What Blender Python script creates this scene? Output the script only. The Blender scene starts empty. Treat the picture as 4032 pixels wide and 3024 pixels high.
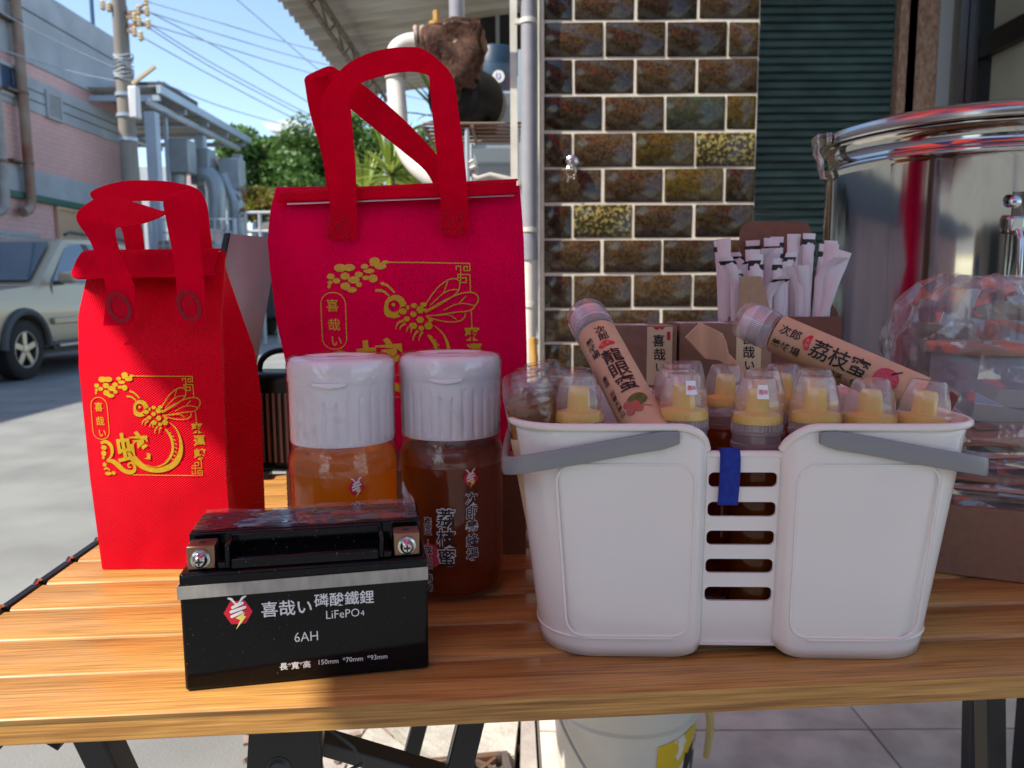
import bpy, bmesh, math, random
from mathutils import Vector, Matrix, noise
from mathutils.geometry import tessellate_polygon
random.seed(7)
S = bpy.context.scene
COL = S.collection
R = math.radians
# ---------------------------------------------------------------- camera
cam = bpy.data.cameras.new('camera'); camo = bpy.data.objects.new('camera', cam); COL.objects.link(camo)
cam.sensor_width = 36; cam.lens = 27.04; cam.clip_start = 0.02; cam.clip_end = 3000
camo.matrix_world = Matrix.Translation((0, 0, 1.025)) @ Matrix.Rotation(R(83.0), 4, 'X') @ Matrix.Rotation(-0.006, 4, 'Z')
cam.dof.use_dof = True; cam.dof.focus_distance = 0.56; cam.dof.aperture_fstop = 13
S.camera = camo
# ---------------------------------------------------------------- sky, sun, exposure
SUN_AZ, SUN_EL = R(28), R(49)          # sun stands to the left, a little behind the camera
w = bpy.data.worlds.new('World'); S.world = w; w.use_nodes = True
nt = w.node_tree; bg = nt.nodes['Background']
sky = nt.nodes.new('ShaderNodeTexSky'); sky.sky_type = 'NISHITA'; sky.sun_disc = False
sky.sun_elevation = SUN_EL; sky.sun_rotation = R(242); sky.air_density = 1.0; sky.dust_density = 0.6; sky.ozone_density = 1.0
nt.links.new(sky.outputs[0], bg.inputs[0]); bg.inputs[1].default_value = 0.15
sl = bpy.data.lights.new('sun', 'SUN'); sl.energy = 4.3; sl.angle = R(0.53); sl.color = (1, .93, .80)
so = bpy.data.objects.new('sun', sl); COL.objects.link(so); so.location = (-6, -2, 8)
sd = Vector((math.cos(SUN_AZ)*math.cos(SUN_EL), math.sin(SUN_AZ)*math.cos(SUN_EL), -math.sin(SUN_EL)))
so.rotation_euler = sd.to_track_quat('-Z', 'Y').to_euler()
S.view_settings.view_transform = 'Standard'; S.view_settings.look = 'None'
S.view_settings.exposure = 0.88; S.view_settings.gamma = 1; S.view_settings.use_curve_mapping = False
S.cycles.use_denoising = True
S.cycles.max_bounces = 9; S.cycles.transparent_max_bounces = 20; S.cycles.transmission_bounces = 8
S.cycles.caustics_reflective = False; S.cycles.sample_clamp_indirect = 8
# ---------------------------------------------------------------- materials
MATS = {}
def node(m, t, **k):
    n = m.node_tree.nodes.new(t)
    for a, b in k.items(): setattr(n, a, b)
    return n
def mat(name, col, rough=.5, metal=0., var=0., vs=20., bump=0., bs=200., spec=.5, coat=0., trans=0., ior=1.45, col2=None,
        sc=(1, 1, 1), rnd=0., transl=0., detail=4., rvar=0., thr=(.35, .65), bd=2.):
    """Principled with noise colour variation (col -> col2), noise bump, per-object value change and optional translucency."""
    m = bpy.data.materials.new(name); m.use_nodes = True; MATS[name] = m
    L = m.node_tree.links; p = m.node_tree.nodes['Principled BSDF']
    p.inputs['Base Color'].default_value = (*col, 1); p.inputs['Roughness'].default_value = rough
    p.inputs['Metallic'].default_value = metal; p.inputs['Specular IOR Level'].default_value = spec
    p.inputs['Coat Weight'].default_value = coat; p.inputs['Coat Roughness'].default_value = .04
    p.inputs['Transmission Weight'].default_value = trans; p.inputs['IOR'].default_value = ior
    tc = node(m, 'ShaderNodeTexCoord'); mp = node(m, 'ShaderNodeMapping'); mp.inputs['Scale'].default_value = sc
    L.new(tc.outputs['Object'], mp.inputs[0]); vec = mp.outputs[0]
    oi = None
    if rnd:
        oi = node(m, 'ShaderNodeObjectInfo'); ad = node(m, 'ShaderNodeVectorMath', operation='ADD')
        cx = node(m, 'ShaderNodeCombineXYZ'); mm = node(m, 'ShaderNodeMath', operation='MULTIPLY'); mm.inputs[1].default_value = 37
        L.new(oi.outputs['Random'], mm.inputs[0]); L.new(mm.outputs[0], cx.inputs[0]); L.new(mm.outputs[0], cx.inputs[2])
        L.new(vec, ad.inputs[0]); L.new(cx.outputs[0], ad.inputs[1]); vec = ad.outputs[0]
    out = None
    if var or col2:
        nz = node(m, 'ShaderNodeTexNoise'); nz.inputs['Scale'].default_value = vs; nz.inputs['Detail'].default_value = detail
        L.new(vec, nz.inputs['Vector'])
        mr = node(m, 'ShaderNodeMapRange'); mr.inputs[1].default_value, mr.inputs[2].default_value = thr
        L.new(nz.outputs[0], mr.inputs[0])
        mx = node(m, 'ShaderNodeMix', data_type='RGBA')
        c2 = col2 if col2 else tuple(max(0, c*(1-var)) for c in col)
        mx.inputs[6].default_value = (*col, 1); mx.inputs[7].default_value = (*c2, 1)
        L.new(mr.outputs[0], mx.inputs[0]); out = mx.outputs[2]
        if rvar:
            r2 = node(m, 'ShaderNodeMapRange'); r2.inputs[3].default_value = rough; r2.inputs[4].default_value = rough+rvar
            L.new(mr.outputs[0], r2.inputs[0]); L.new(r2.outputs[0], p.inputs['Roughness'])
    if rnd:
        hs = node(m, 'ShaderNodeHueSaturation'); mr = node(m, 'ShaderNodeMapRange')
        mr.inputs[3].default_value = 1-rnd; mr.inputs[4].default_value = 1+rnd
        L.new(oi.outputs['Random'], mr.inputs[0]); L.new(mr.outputs[0], hs.inputs['Value'])
        if out: L.new(out, hs.inputs['Color'])
        else: hs.inputs['Color'].default_value = (*col, 1)
        out = hs.outputs[0]
    if out: L.new(out, p.inputs['Base Color'])
    if bump:
        bn = node(m, 'ShaderNodeTexNoise'); bn.inputs['Scale'].default_value = bs; bn.inputs['Detail'].default_value = bd
        L.new(vec, bn.inputs['Vector']); bu = node(m, 'ShaderNodeBump'); bu.inputs['Strength'].default_value = bump
        bu.inputs['Distance'].default_value = .3/bs
        L.new(bn.outputs[0], bu.inputs['Height']); L.new(bu.outputs[0], p.inputs['Normal'])
        if coat: L.new(bu.outputs[0], p.inputs['Coat Normal'])
    if transl:
        t = node(m, 'ShaderNodeBsdfTranslucent'); ms = node(m, 'ShaderNodeMixShader'); ms.inputs[0].default_value = transl
        if out: L.new(out, t.inputs[0])
        else: t.inputs[0].default_value = (*col, 1)
        L.new(p.outputs[0], ms.inputs[1]); L.new(t.outputs[0], ms.inputs[2])
        L.new(ms.outputs[0], m.node_tree.nodes['Material Output'].inputs[0])
    return m
def film(name, tint=(1, 1, 1), milk=.1, gloss=.12, rough=.08, bump=0., bs=120., milkcol=(.9, .9, .9), fres=1.4, transl=.5):
    """thin clear plastic or glass: transparent + reflection by facing angle + a little milkiness"""
    m = bpy.data.materials.new(name); m.use_nodes = True; MATS[name] = m
    L = m.node_tree.links; N = m.node_tree.nodes; N.remove(N['Principled BSDF'])
    tr = node(m, 'ShaderNodeBsdfTransparent'); tr.inputs[0].default_value = (*tint, 1)
    gl = node(m, 'ShaderNodeBsdfGlossy'); gl.inputs['Roughness'].default_value = rough
    df = node(m, 'ShaderNodeBsdfDiffuse'); df.inputs[0].default_value = (*milkcol, 1)
    tl = node(m, 'ShaderNodeBsdfTranslucent'); tl.inputs[0].default_value = (*milkcol, 1)
    md = node(m, 'ShaderNodeMixShader'); md.inputs[0].default_value = transl
    L.new(df.outputs[0], md.inputs[1]); L.new(tl.outputs[0], md.inputs[2])
    m1 = node(m, 'ShaderNodeMixShader'); m1.inputs[0].default_value = milk
    L.new(tr.outputs[0], m1.inputs[1]); L.new(md.outputs[0], m1.inputs[2])
    lw = node(m, 'ShaderNodeLayerWeight'); lw.inputs['Blend'].default_value = .5
    pw = node(m, 'ShaderNodeMath', operation='POWER'); pw.inputs[1].default_value = 4.; L.new(lw.outputs['Facing'], pw.inputs[0])
    mm = node(m, 'ShaderNodeMath', operation='MULTIPLY_ADD'); mm.inputs[1].default_value = .75; mm.inputs[2].default_value = gloss*.25
    L.new(pw.outputs[0], mm.inputs[0])
    m2 = node(m, 'ShaderNodeMixShader'); L.new(mm.outputs[0], m2.inputs[0])
    L.new(m1.outputs[0], m2.inputs[1]); L.new(gl.outputs[0], m2.inputs[2])
    L.new(m2.outputs[0], N['Material Output'].inputs[0])
    if bump:
        tc = node(m, 'ShaderNodeTexCoord'); bn = node(m, 'ShaderNodeTexNoise'); bn.inputs['Scale'].default_value = bs
        bn.inputs['Detail'].default_value = 3
        L.new(tc.outputs['Object'], bn.inputs['Vector']); bu = node(m, 'ShaderNodeBump'); bu.inputs['Strength'].default_value = bump
        bu.inputs['Distance'].default_value = .4/bs
        L.new(bn.outputs[0], bu.inputs['Height']); L.new(bu.outputs[0], gl.inputs['Normal']); L.new(bu.outputs[0], lw.inputs['Normal'])
    return m
def weave(m, scale, strength):
    """woven dimples: product of two diagonal waves, as bump"""
    L = m.node_tree.links; p = m.node_tree.nodes['Principled BSDF']
    tc = node(m, 'ShaderNodeTexCoord'); hs = []
    for a in (35, -55):
        mp = node(m, 'ShaderNodeMapping'); mp.inputs['Rotation'].default_value = (0, R(a), 0)
        wv = node(m, 'ShaderNodeTexWave'); wv.inputs['Scale'].default_value = scale
        L.new(tc.outputs['Object'], mp.inputs[0]); L.new(mp.outputs[0], wv.inputs['Vector']); hs.append(wv.outputs[1])
    mu = node(m, 'ShaderNodeMath', operation='ADD'); L.new(hs[0], mu.inputs[0]); L.new(hs[1], mu.inputs[1])
    bu = node(m, 'ShaderNodeBump'); bu.inputs['Strength'].default_value = strength; bu.inputs['Distance'].default_value = .0006
    L.new(mu.outputs[0], bu.inputs['Height']); L.new(bu.outputs[0], p.inputs['Normal'])
# ---------------------------------------------------------------- geometry helpers
WM = {}
def wm(o):
    return WM.get(o.name, Matrix.Identity(4)) if o else Matrix.Identity(4)
def thing(name, label, cat, loc=(0, 0, 0), rotz=0., group=None, kind=None, rot=None):
    o = bpy.data.objects.new(name, None); COL.objects.link(o); o.empty_display_size = .05
    M = Matrix.Translation(loc) @ (rot.to_4x4() if rot else Matrix.Rotation(rotz, 4, 'Z'))
    o.matrix_world = M; WM[o.name] = M
    tag(o, label, cat, group, kind); return o
def tag(o, label=None, cat=None, group=None, kind=None):
    for k, v in (('label', label), ('category', cat), ('group', group), ('kind', kind)):
        if v: o[k] = v
    return o
class B:
    def __init__(s): s.bm = bmesh.new()
    def face(s, pts):
        try: return s.bm.faces.new([s.bm.verts.new(p) for p in pts])
        except ValueError: return None
    def box(s, c, d, rz=0., M=None):
        vs = []
        for x in (-.5, .5):
            for y in (-.5, .5):
                for z in (-.5, .5):
                    p = Vector((x*d[0], y*d[1], z*d[2]))
                    if M is not None: p = M @ p
                    elif rz: p = Matrix.Rotation(rz, 3, 'Z') @ p
                    vs.append(s.bm.verts.new(p+Vector(c)))
        for f in ((0, 1, 3, 2), (4, 6, 7, 5), (0, 4, 5, 1), (2, 3, 7, 6), (0, 2, 6, 4), (1, 5, 7, 3)):
            s.bm.faces.new([vs[i] for i in f])
        return s
    def bar(s, a, b, wd, hg, up=(0, 0, 1)):
        a, b = Vector(a), Vector(b); d = b-a; L = d.length; d.normalize(); x = d.cross(Vector(up))
        if x.length < 1e-4: x = Vector((1, 0, 0))
        x.normalize(); z = x.cross(d)
        return s.box((a+b)/2, (wd, L, hg), M=Matrix((x, d, z)).transposed())
    def lathe(s, prof, seg=32, c=(0, 0, 0), M=None, fn=None):
        c = Vector(c); rings = []
        for r, z in prof:
            if r < 1e-6:
                p = Vector((0, 0, z)); p = (M @ p if M is not None else p)+c
                rings.append([s.bm.verts.new(p)]); continue
            ring = []
            for i in range(seg):
                a = 2*math.pi*i/seg; rr = r*(fn(a, z) if fn else 1)
                p = Vector((rr*math.cos(a), rr*math.sin(a), z)); p = (M @ p if M is not None else p)+c
                ring.append(s.bm.verts.new(p))
            rings.append(ring)
        for A, Bq in zip(rings, rings[1:]):
            for i in range(seg):
                j = (i+1) % seg
                if len(A) == 1 and len(Bq) == 1: continue
                if len(A) == 1: s.bm.faces.new((A[0], Bq[j], Bq[i]))
                elif len(Bq) == 1: s.bm.faces.new((A[i], A[j], Bq[0]))
                else: s.bm.faces.new((A[i], A[j], Bq[j], Bq[i]))
        return s
    def tube(s, pts, r, seg=8, cap=True, closed=False):
        pts = [Vector(p) for p in pts]; n = len(pts); rings = []; prev = None
        for i, p in enumerate(pts):
            if closed: d = pts[(i+1) % n]-pts[i-1]
            else: d = pts[min(i+1, n-1)]-pts[max(i-1, 0)]
            d.normalize()
            if prev is None: x = d.orthogonal().normalized()
            else:
                x = prev-d*prev.dot(d)
                x = x.normalized() if x.length > 1e-6 else d.orthogonal().normalized()
            prev = x; y = d.cross(x); rr = r[i] if isinstance(r, (list, tuple)) else r
            rings.append([s.bm.verts.new(p+(x*math.cos(2*math.pi*k/seg)+y*math.sin(2*math.pi*k/seg))*rr) for k in range(seg)])
        prs = list(zip(rings, rings[1:]))
        if closed: prs.append((rings[-1], rings[0]))
        for A, Q in prs:
            for k in range(seg):
                j = (k+1) % seg; s.bm.faces.new((A[k], A[j], Q[j], Q[k]))
        if cap and not closed:
            s.bm.faces.new(rings[0][::-1]); s.bm.faces.new(rings[-1])
        return s
    def prism(s, poly, h0, h1, f=None):
        """extrude a 2D polygon; f(x, y, h) -> point"""
        f = f or (lambda x, y, h: (x, y, h))
        a = [s.bm.verts.new(f(x, y, h0)) for x, y in poly]; b = [s.bm.verts.new(f(x, y, h1)) for x, y in poly]
        n = len(poly)
        for i in range(n): s.bm.faces.new((a[i], a[(i+1) % n], b[(i+1) % n], b[i]))
        for t in tessellate_polygon([[Vector((x, y, 0)) for x, y in poly]]):
            s.bm.faces.new([a[i] for i in t[::-1]]); s.bm.faces.new([b[i] for i in t])
        return s
    def grid(s, nu, nv, f, wrap=False):
        V = [[s.bm.verts.new(f(i/(nu if wrap else nu-1), j/(nv-1))) for j in range(nv)] for i in range(nu)]
        for i in range(nu if wrap else nu-1):
            for j in range(nv-1):
                k = (i+1) % nu
                s.bm.faces.new((V[i][j], V[k][j], V[k][j+1], V[i][j+1]))
        return s
    def ribbon(s, prs, sub=5, crown=0.):
        """strap through (left, right) point pairs, smoothed"""
        L = spline([p[0] for p in prs], sub); Q = spline([p[1] for p in prs], sub)
        V = [[s.bm.verts.new(a.lerp(b, k/3)) for k in range(4)] for a, b in zip(L, Q)]
        for A, C in zip(V, V[1:]):
            for k in range(3): s.bm.faces.new((A[k], A[k+1], C[k+1], C[k]))
        return s
    def add(s, bm2):
        me = bpy.data.meshes.new('t'); bm2.to_mesh(me); s.bm.from_mesh(me); bpy.data.meshes.remove(me); bm2.free(); return s
    def mesh(s, name, angle=40, smooth=True, recalc=True):
        if recalc: bmesh.ops.recalc_face_normals(s.bm, faces=s.bm.faces)
        me = bpy.data.meshes.new(name); s.bm.to_mesh(me); s.bm.free()
        if smooth:
            for p in me.polygons: p.use_smooth = True
            me.set_sharp_from_angle(angle=R(angle))
        return me
    def done(s, name, m, parent=None, world=True, smooth=True, angle=40, bevel=0., solid=0., sub=0, recalc=True, weld=False, segs=2, **tags):
        if weld: bmesh.ops.remove_doubles(s.bm, verts=s.bm.verts, dist=1e-5)
        if world and parent: bmesh.ops.transform(s.bm, matrix=wm(parent).inverted(), verts=s.bm.verts)
        me = s.mesh(name, angle, smooth, recalc)
        me.materials.append(MATS[m] if isinstance(m, str) else m)
        o = bpy.data.objects.new(name, me); COL.objects.link(o)
        if parent: o.parent = parent; WM[o.name] = wm(parent)
        if sub:
            q = o.modifiers.new('sub', 'SUBSURF'); q.levels = q.render_levels = sub
        if solid:
            q = o.modifiers.new('solid', 'SOLIDIFY'); q.thickness = solid; q.offset = 0
        if bevel:
            q = o.modifiers.new('bevel', 'BEVEL'); q.width = bevel; q.segments = segs; q.limit_method = 'ANGLE'; q.angle_limit = R(35)
        tag(o, **tags); return o
def spline(pts, sub):
    pts = [Vector(p) for p in pts]; out = []
    for i in range(len(pts)-1):
        p0, p1, p2, p3 = pts[max(i-1, 0)], pts[i], pts[i+1], pts[min(i+2, len(pts)-1)]
        for k in range(sub):
            t = k/sub
            out.append(.5*((2*p1)+(p2-p0)*t+(2*p0-5*p1+4*p2-p3)*t*t+(3*p1-p0-3*p2+p3)*t*t*t))
    out.append(pts[-1]); return out
def dup(root, loc=None, rot=None, label=None, **tags):
    def cp(o, par):
        c = o.copy(); COL.objects.link(c); c.parent = par
        for ch in [x for x in KIDS.get(o.name, [])]:
            cp(ch, c)
        return c
    KIDS = {}
    for x in bpy.data.objects:
        if x.parent: KIDS.setdefault(x.parent.name, []).append(x)
    c = cp(root, None)
    M = Matrix.Translation(loc) @ (rot.to_4x4() if rot is not None else Matrix.Identity(4))
    c.matrix_world = M; WM[c.name] = M
    if label: c['label'] = label
    tag(c, **tags); return c
def smooth01(t):
    t = min(1, max(0, t)); return t*t*(3-2*t)
def lerpk(keys, t):
    for (a, va), (b, vb) in zip(keys, keys[1:]):
        if t <= b: return va+(vb-va)*((t-a)/(b-a) if b > a else 0)
    return keys[-1][1]
def rrect(w, h, r, n=6, cx=0, cy=0):
    out = []
    for sx, sy, a0 in ((1, 1, 0), (-1, 1, 90), (-1, -1, 180), (1, -1, 270)):
        for k in range(n+1):
            a = R(a0+90*k/n); out.append((cx+sx*(w/2-r)+r*math.cos(a), cy+sy*(h/2-r)+r*math.sin(a)))
    return out
# ---------------------------------------------------------------- flat print (lettering, emblems)
TXT = {}
def glyphs(s, bold=0.):
    key = (s, bold)
    if key not in TXT:
        c = bpy.data.curves.new('t', 'FONT'); c.body = s; c.size = 1; c.resolution_u = 2; c.offset = bold; c.align_x = 'CENTER'
        o = bpy.data.objects.new('t', c); COL.objects.link(o)
        dg = bpy.context.evaluated_depsgraph_get(); me = bpy.data.meshes.new_from_object(o.evaluated_get(dg), depsgraph=dg)
        TXT[key] = ([v.co.copy() for v in me.vertices], [tuple(p.vertices) for p in me.polygons])
        bpy.data.objects.remove(o); bpy.data.curves.remove(c); bpy.data.meshes.remove(me)
    return TXT[key]
class Flat:
    def __init__(s): s.bm = bmesh.new(); s.k = 0
    def z(s): s.k += 1; return (s.k % 12)*1.5e-5
    def poly(s, pts, holes=()):
        loops = [[Vector((x, y, 0)) for x, y in l] for l in [pts, *holes]]; allp = [p for l in loops for p in l]; z = s.z()
        vs = [s.bm.verts.new((p.x, p.y, z)) for p in allp]
        for t in tessellate_polygon(loops):
            try: s.bm.faces.new([vs[i] for i in t])
            except ValueError: pass
        return s
    def ell(s, cx, cy, rx, ry=None, rot=0., n=18):
        ry = ry or rx; c, d = math.cos(rot), math.sin(rot)
        return s.poly([(cx+rx*math.cos(a)*c-ry*math.sin(a)*d, cy+rx*math.cos(a)*d+ry*math.sin(a)*c) for a in [2*math.pi*i/n for i in range(n)]])
    def stroke(s, pts, wd, closed=False, sm=0):
        if sm: 
            P = spline([(x, y, 0) for x, y in pts], sm); m = len(pts)-1
            if isinstance(wd, (list, tuple)): wd = [lerpk(list(enumerate(wd)), i/sm) for i in range(len(P))]
        else: P = [Vector((x, y, 0)) for x, y in pts]
        if closed: P = P+[P[0]]
        z = s.z(); n = len(P); rows = []
        for i, p in enumerate(P):
            if closed: a, b = P[(i-1) if i else n-2], P[i+1 if i < n-1 else 1]
            else: a, b = P[max(i-1, 0)], P[min(i+1, n-1)]
            d1 = (p-a); d2 = (b-p); d1 = d1.normalized() if d1.length else d2.normalized(); d2 = d2.normalized() if d2.length else d1
            d = (d1+d2); d = d.normalized() if d.length > 1e-6 else d1
            k = 1/max(.5, d.dot(d1)); q = Vector((-d.y, d.x, 0)); h = (wd[i] if isinstance(wd, (list, tuple)) else wd)/2*k
            rows.append((s.bm.verts.new((p.x+q.x*h, p.y+q.y*h, z)), s.bm.verts.new((p.x-q.x*h, p.y-q.y*h, z))))
        for A, C in zip(rows, rows[1:]):
            s.bm.faces.new((A[0], A[1], C[1], C[0]))
        return s
    def text(s, t, x, y, size, bold=0., rot=0., shear=0., sx=1.):
        vs, fs = glyphs(t, bold); z = s.z(); c, d = math.cos(rot), math.sin(rot); out = []
        for v in vs:
            a = (v.x+shear*(v.y-.38))*size*sx; b = (v.y-.38)*size
            out.append(s.bm.verts.new((x+a*c-b*d, y+a*d+b*c, z)))
        for f in fs:
            try: s.bm.faces.new([out[i] for i in f])
            except ValueError: pass
        return s
    def vert(s, t, x, y, size, step=1.08, **k):
        for i, ch in enumerate(t): s.text(ch, x, y-i*size*step, size, **k)
        return s
    def to(s, f, cx=0, cy=0):
        """cut along a grid of cell cx (and cy), then lift every point (x, y, z) through f(x, y, height)"""
        for ax, c in ((0, cx), (1, cy)):
            if not c: continue
            vals = [v.co[ax] for v in s.bm.verts]; k = math.floor(min(vals)/c)+1
            while k*c < max(vals):
                co = [0, 0, 0]; no = [0, 0, 0]; co[ax] = k*c; no[ax] = 1
                bmesh.ops.bisect_plane(s.bm, geom=s.bm.verts[:]+s.bm.edges[:]+s.bm.faces[:], plane_co=co, plane_no=no); k += 1
        for v in s.bm.verts: v.co = Vector(f(v.co.x, v.co.y, v.co.z))
        b = B(); b.bm.free(); b.bm = s.bm; return b
# ---------------------------------------------------------------- material table
mat('asphalt', (.235, .24, .228), .92, var=.35, vs=2.2, bump=.7, bs=140, col2=(.175, .178, .172), detail=10)
mat('concrete', (.52, .50, .44), .9, vs=9, bump=.9, bs=60, col2=(.34, .32, .28), detail=8, bd=6)
mat('concrete_pink', (.33, .29, .27), .88, vs=12, bump=.5, bs=70, col2=(.42, .39, .35), detail=6)
mat('floor_tile', (.74, .66, .58), .30, vs=11, col2=(.52, .45, .40), detail=9, rnd=.06, bump=.03, bs=50)
mat('grout_dark', (.10, .09, .085), .9)
mat('grout', (.66, .62, .53), .85, var=.15, vs=30, bump=.3, bs=150)
mat('iron', (.16, .14, .13), .6, metal=.6, vs=30, col2=(.24, .13, .08), bump=.3, bs=120)
mat('black_metal', (.012, .012, .014), .38, spec=.5, bump=.04, bs=300)
mat('dark_metal', (.05, .05, .052), .45, metal=.3)
mat('black_plastic', (.006, .006, .007), .34, spec=.3, bump=.03, bs=500)
mat('black_gloss', (.003, .003, .004), .12, spec=.28, bump=.012, bs=60, vs=700, col2=(.10, .10, .095), thr=(.735, .75), detail=1)
mat('red_fabric', (.95, .0003, .022), .5, spec=.10, transl=.12, var=.10, vs=25)
mat('red_fabric_deep', (.98, .0003, .085), .7, spec=.02, transl=.06, var=.12, vs=20)
mat('red_strap', (.95, .0005, .034), .7, spec=.03, transl=.25, var=.08, vs=60)
mat('red_stitch', (.22, .002, .015), .7)
mat('silver_foil', (.75, .72, .74), .35, metal=.8)
mat('gold_print', (.62, .40, .012), .42, spec=.5, var=.15, vs=400)
for k, sc_, st in (('red_fabric', 190, .85), ('red_fabric_deep', 180, .7), ('red_strap', 220, .7)): weave(MATS[k], sc_, st)
mat('white_plastic', (.86, .81, .75), .09, spec=.5, transl=.05, var=.05, vs=7)
mat('white_cap', (.90, .87, .89), .30, transl=.15, bump=.02, bs=90)
mat('grey_handle', (.24, .245, .25), .35, bump=.04, bs=300)
mat('blue_velcro', (.012, .035, .30), .85, var=.3, vs=300, bump=.6, bs=500)
mat('yellow_plastic', (.92, .62, .06), .35, transl=.2)
mat('orange_plastic', (.75, .28, .10), .35, transl=.2)
mat('kraft', (.27, .15, .095), .8, var=.12, vs=150, bump=.1, bs=300, detail=6)
mat('kraft_light', (.47, .33, .20), .8, var=.12, vs=150, bump=.1, bs=300)
mat('kraft_dark', (.22, .10, .065), .8, var=.12, vs=120)
mat('pouch', (.44, .26, .22), .8, var=.15, vs=60)
mat('wood_lid', (.42, .25, .16), .6, var=.2, vs=40)
mat('kraft_label', (.62, .41, .25), .6, var=.08, vs=90)
mat('label_tan', (.70, .55, .33), .6)
mat('paper_white', (.80, .80, .82), .7)
mat('paper_straw', (.90, .86, .88), .65, transl=.2, bump=.25, bs=90)
mat('ink_black', (.012, .010, .012), .5)
mat('ink_white', (.78, .78, .76), .4)
mat('ink_grey', (.25, .24, .25), .6)
mat('ink_red', (.62, .012, .04), .45)
mat('ink_gold', (.75, .70, .18), .45)
mat('ink_green', (.06, .10, .03), .5, vs=200, col2=(.14, .15, .03))
mat('ink_rust', (.45, .10, .05), .5, vs=300, col2=(.35, .12, .10))
mat('lychee', (.40, .02, .06), .5, vs=900, col2=(.62, .10, .13))
mat('wood_light', (.78, .46, .27), .55, var=.25, vs=60, sc=(1, 1, .15), bump=.1, bs=200)
mat('stainless', (.46, .46, .44), .10, metal=1., bump=.05, bs=7, sc=(1, 1, .12), bd=4)
mat('stainless_brushed', (.55, .54, .51), .24, metal=1., bump=.05, bs=200)
mat('steel', (.60, .60, .60), .2, metal=1.)
mat('copper_dull', (.30, .17, .11), .35, metal=.9)
mat('tape', (.42, .41, .37), .45, metal=.35, vs=200, col2=(.33, .32, .29), sc=(1, 1, .25))
mat('alu_panel', (.30, .29, .265), .55, metal=.0, var=.15, vs=40, sc=(1, 1, .1))
mat('rib_brown', (.16, .10, .095), .5)
mat('glaze', (.020, .010, .006), .14, vs=130, thr=(.36, .72), col2=(.060, .041, .017), coat=.12, bump=.03, bs=30, rnd=.45, detail=3, bd=1.5)
mat('glaze_gold', (.030, .026, .010), .14, vs=100, col2=(.24, .20, .07), coat=.12, bump=.03, bs=30, detail=3, bd=1.5, thr=(.48, .62))
mat('glaze_amber', (.028, .020, .006), .14, vs=120, col2=(.085, .058, .010), coat=.12, bump=.03, bs=30, rnd=.3, detail=3, bd=1.5)
mat('glaze_green', (.018, .022, .014), .14, vs=120, col2=(.042, .046, .026), coat=.12, bump=.03, bs=30, detail=3, bd=1.5)
mat('shutter_green', (.085, .17, .17), .42, var=.4, vs=6, rnd=.12, bump=.05, bs=60)
mat('granite', (.34, .20, .13), .5, vs=120, col2=(.58, .41, .29), detail=6, sc=(1, 1, .4))
mat('door_frame', (.012, .013, .012), .35)
mat('pane_green', (.48, .52, .42), .12, coat=.3, var=.2, vs=2)
mat('pvc_grey', (.30, .31, .35), .42, var=.15, vs=15)
mat('pvc_white', (.70, .69, .63), .4, var=.2, vs=12)
mat('rust', (.038, .016, .011), .9, vs=45, col2=(.11, .052, .032), bump=1., bs=90, detail=9, bd=8)
mat('lime_scale', (.55, .50, .44), .85, vs=60, col2=(.22, .11, .075), bump=1., bs=110, detail=9, bd=8)
mat('bamboo', (.55, .30, .07), .5, var=.3, vs=20)
mat('roof_sheet', (.66, .63, .56), .6, vs=3, col2=(.46, .38, .29), sc=(.4, 2, 1), detail=5)
mat('truss_rust', (.085, .06, .045), .7, vs=25, col2=(.32, .25, .18))
mat('plaster_grey', (.47, .50, .53), .9, var=.22, vs=1.2, bump=.2, bs=8, detail=8)
mat('plaster_white', (.72, .73, .74), .85, var=.1, vs=2)
mat('dark_recess', (.03, .028, .026), .7)
mat('blue_tank', (.012, .042, .085), .45, var=.3, vs=4)
mat('rust_pipe', (.23, .085, .045), .65, vs=2.2, col2=(.34, .27, .21), sc=(1, 1, .6), detail=6)
mat('grey_pipe_old', (.40, .39, .36), .6, vs=3, col2=(.28, .25, .22))
mat('window_blue', (.05, .09, .15), .06, coat=.5)
mat('window_frame', (.42, .43, .44), .5)
mat('green_trim', (.05, .14, .10), .6)
mat('pole_concrete', (.27, .245, .21), .85, vs=5, col2=(.20, .18, .155), sc=(1, 1, .2), bump=.2, bs=30)
mat('insulator', (.62, .50, .30), .4)
mat('cable', (.42, .47, .52), .6)
mat('galvanised', (.46, .54, .62), .45, metal=.3, var=.12, vs=2)
mat('shed_roof', (.50, .48, .45), .6, vs=2, col2=(.40, .39, .37))
mat('duct', (.36, .40, .42), .4, metal=.4, var=.2, vs=2)
mat('bark', (.12, .085, .055), .9, bump=.5, bs=20)
mat('leaf', (.065, .14, .030), .55, transl=.3, vs=1.1, col2=(.13, .23, .05))
mat('leaf_yellow', (.22, .24, .03), .5, transl=.35, vs=4, col2=(.30, .16, .06))
mat('leaf_blade', (.17, .26, .035), .45, transl=.35, vs=9, col2=(.32, .40, .08))
mat('car_paint', (.38, .325, .235), .32, metal=.2, coat=.35)
mat('car_trim', (.055, .058, .06), .55)
mat('tyre', (.016, .016, .016), .8)
mat('alloy', (.45, .40, .32), .35, metal=.8)
mat('car_glass', (.035, .075, .12), .04, coat=1.)
mat('bucket_white', (.80, .78, .68), .38, transl=.12, var=.06, vs=10)
mat('bucket_yellow', (.72, .50, .02), .5, vs=28, col2=(.78, .74, .64), thr=(.55, .58), detail=8)
mat('bucket_black', (.02, .02, .02), .5, vs=30, col2=(.7, .68, .6), thr=(.62, .64), detail=8)
mat('handle_yellow', (.62, .47, .18), .45)
mat('rubble', (.33, .25, .20), .9, bump=.6, bs=40, var=.3, vs=20)
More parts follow.
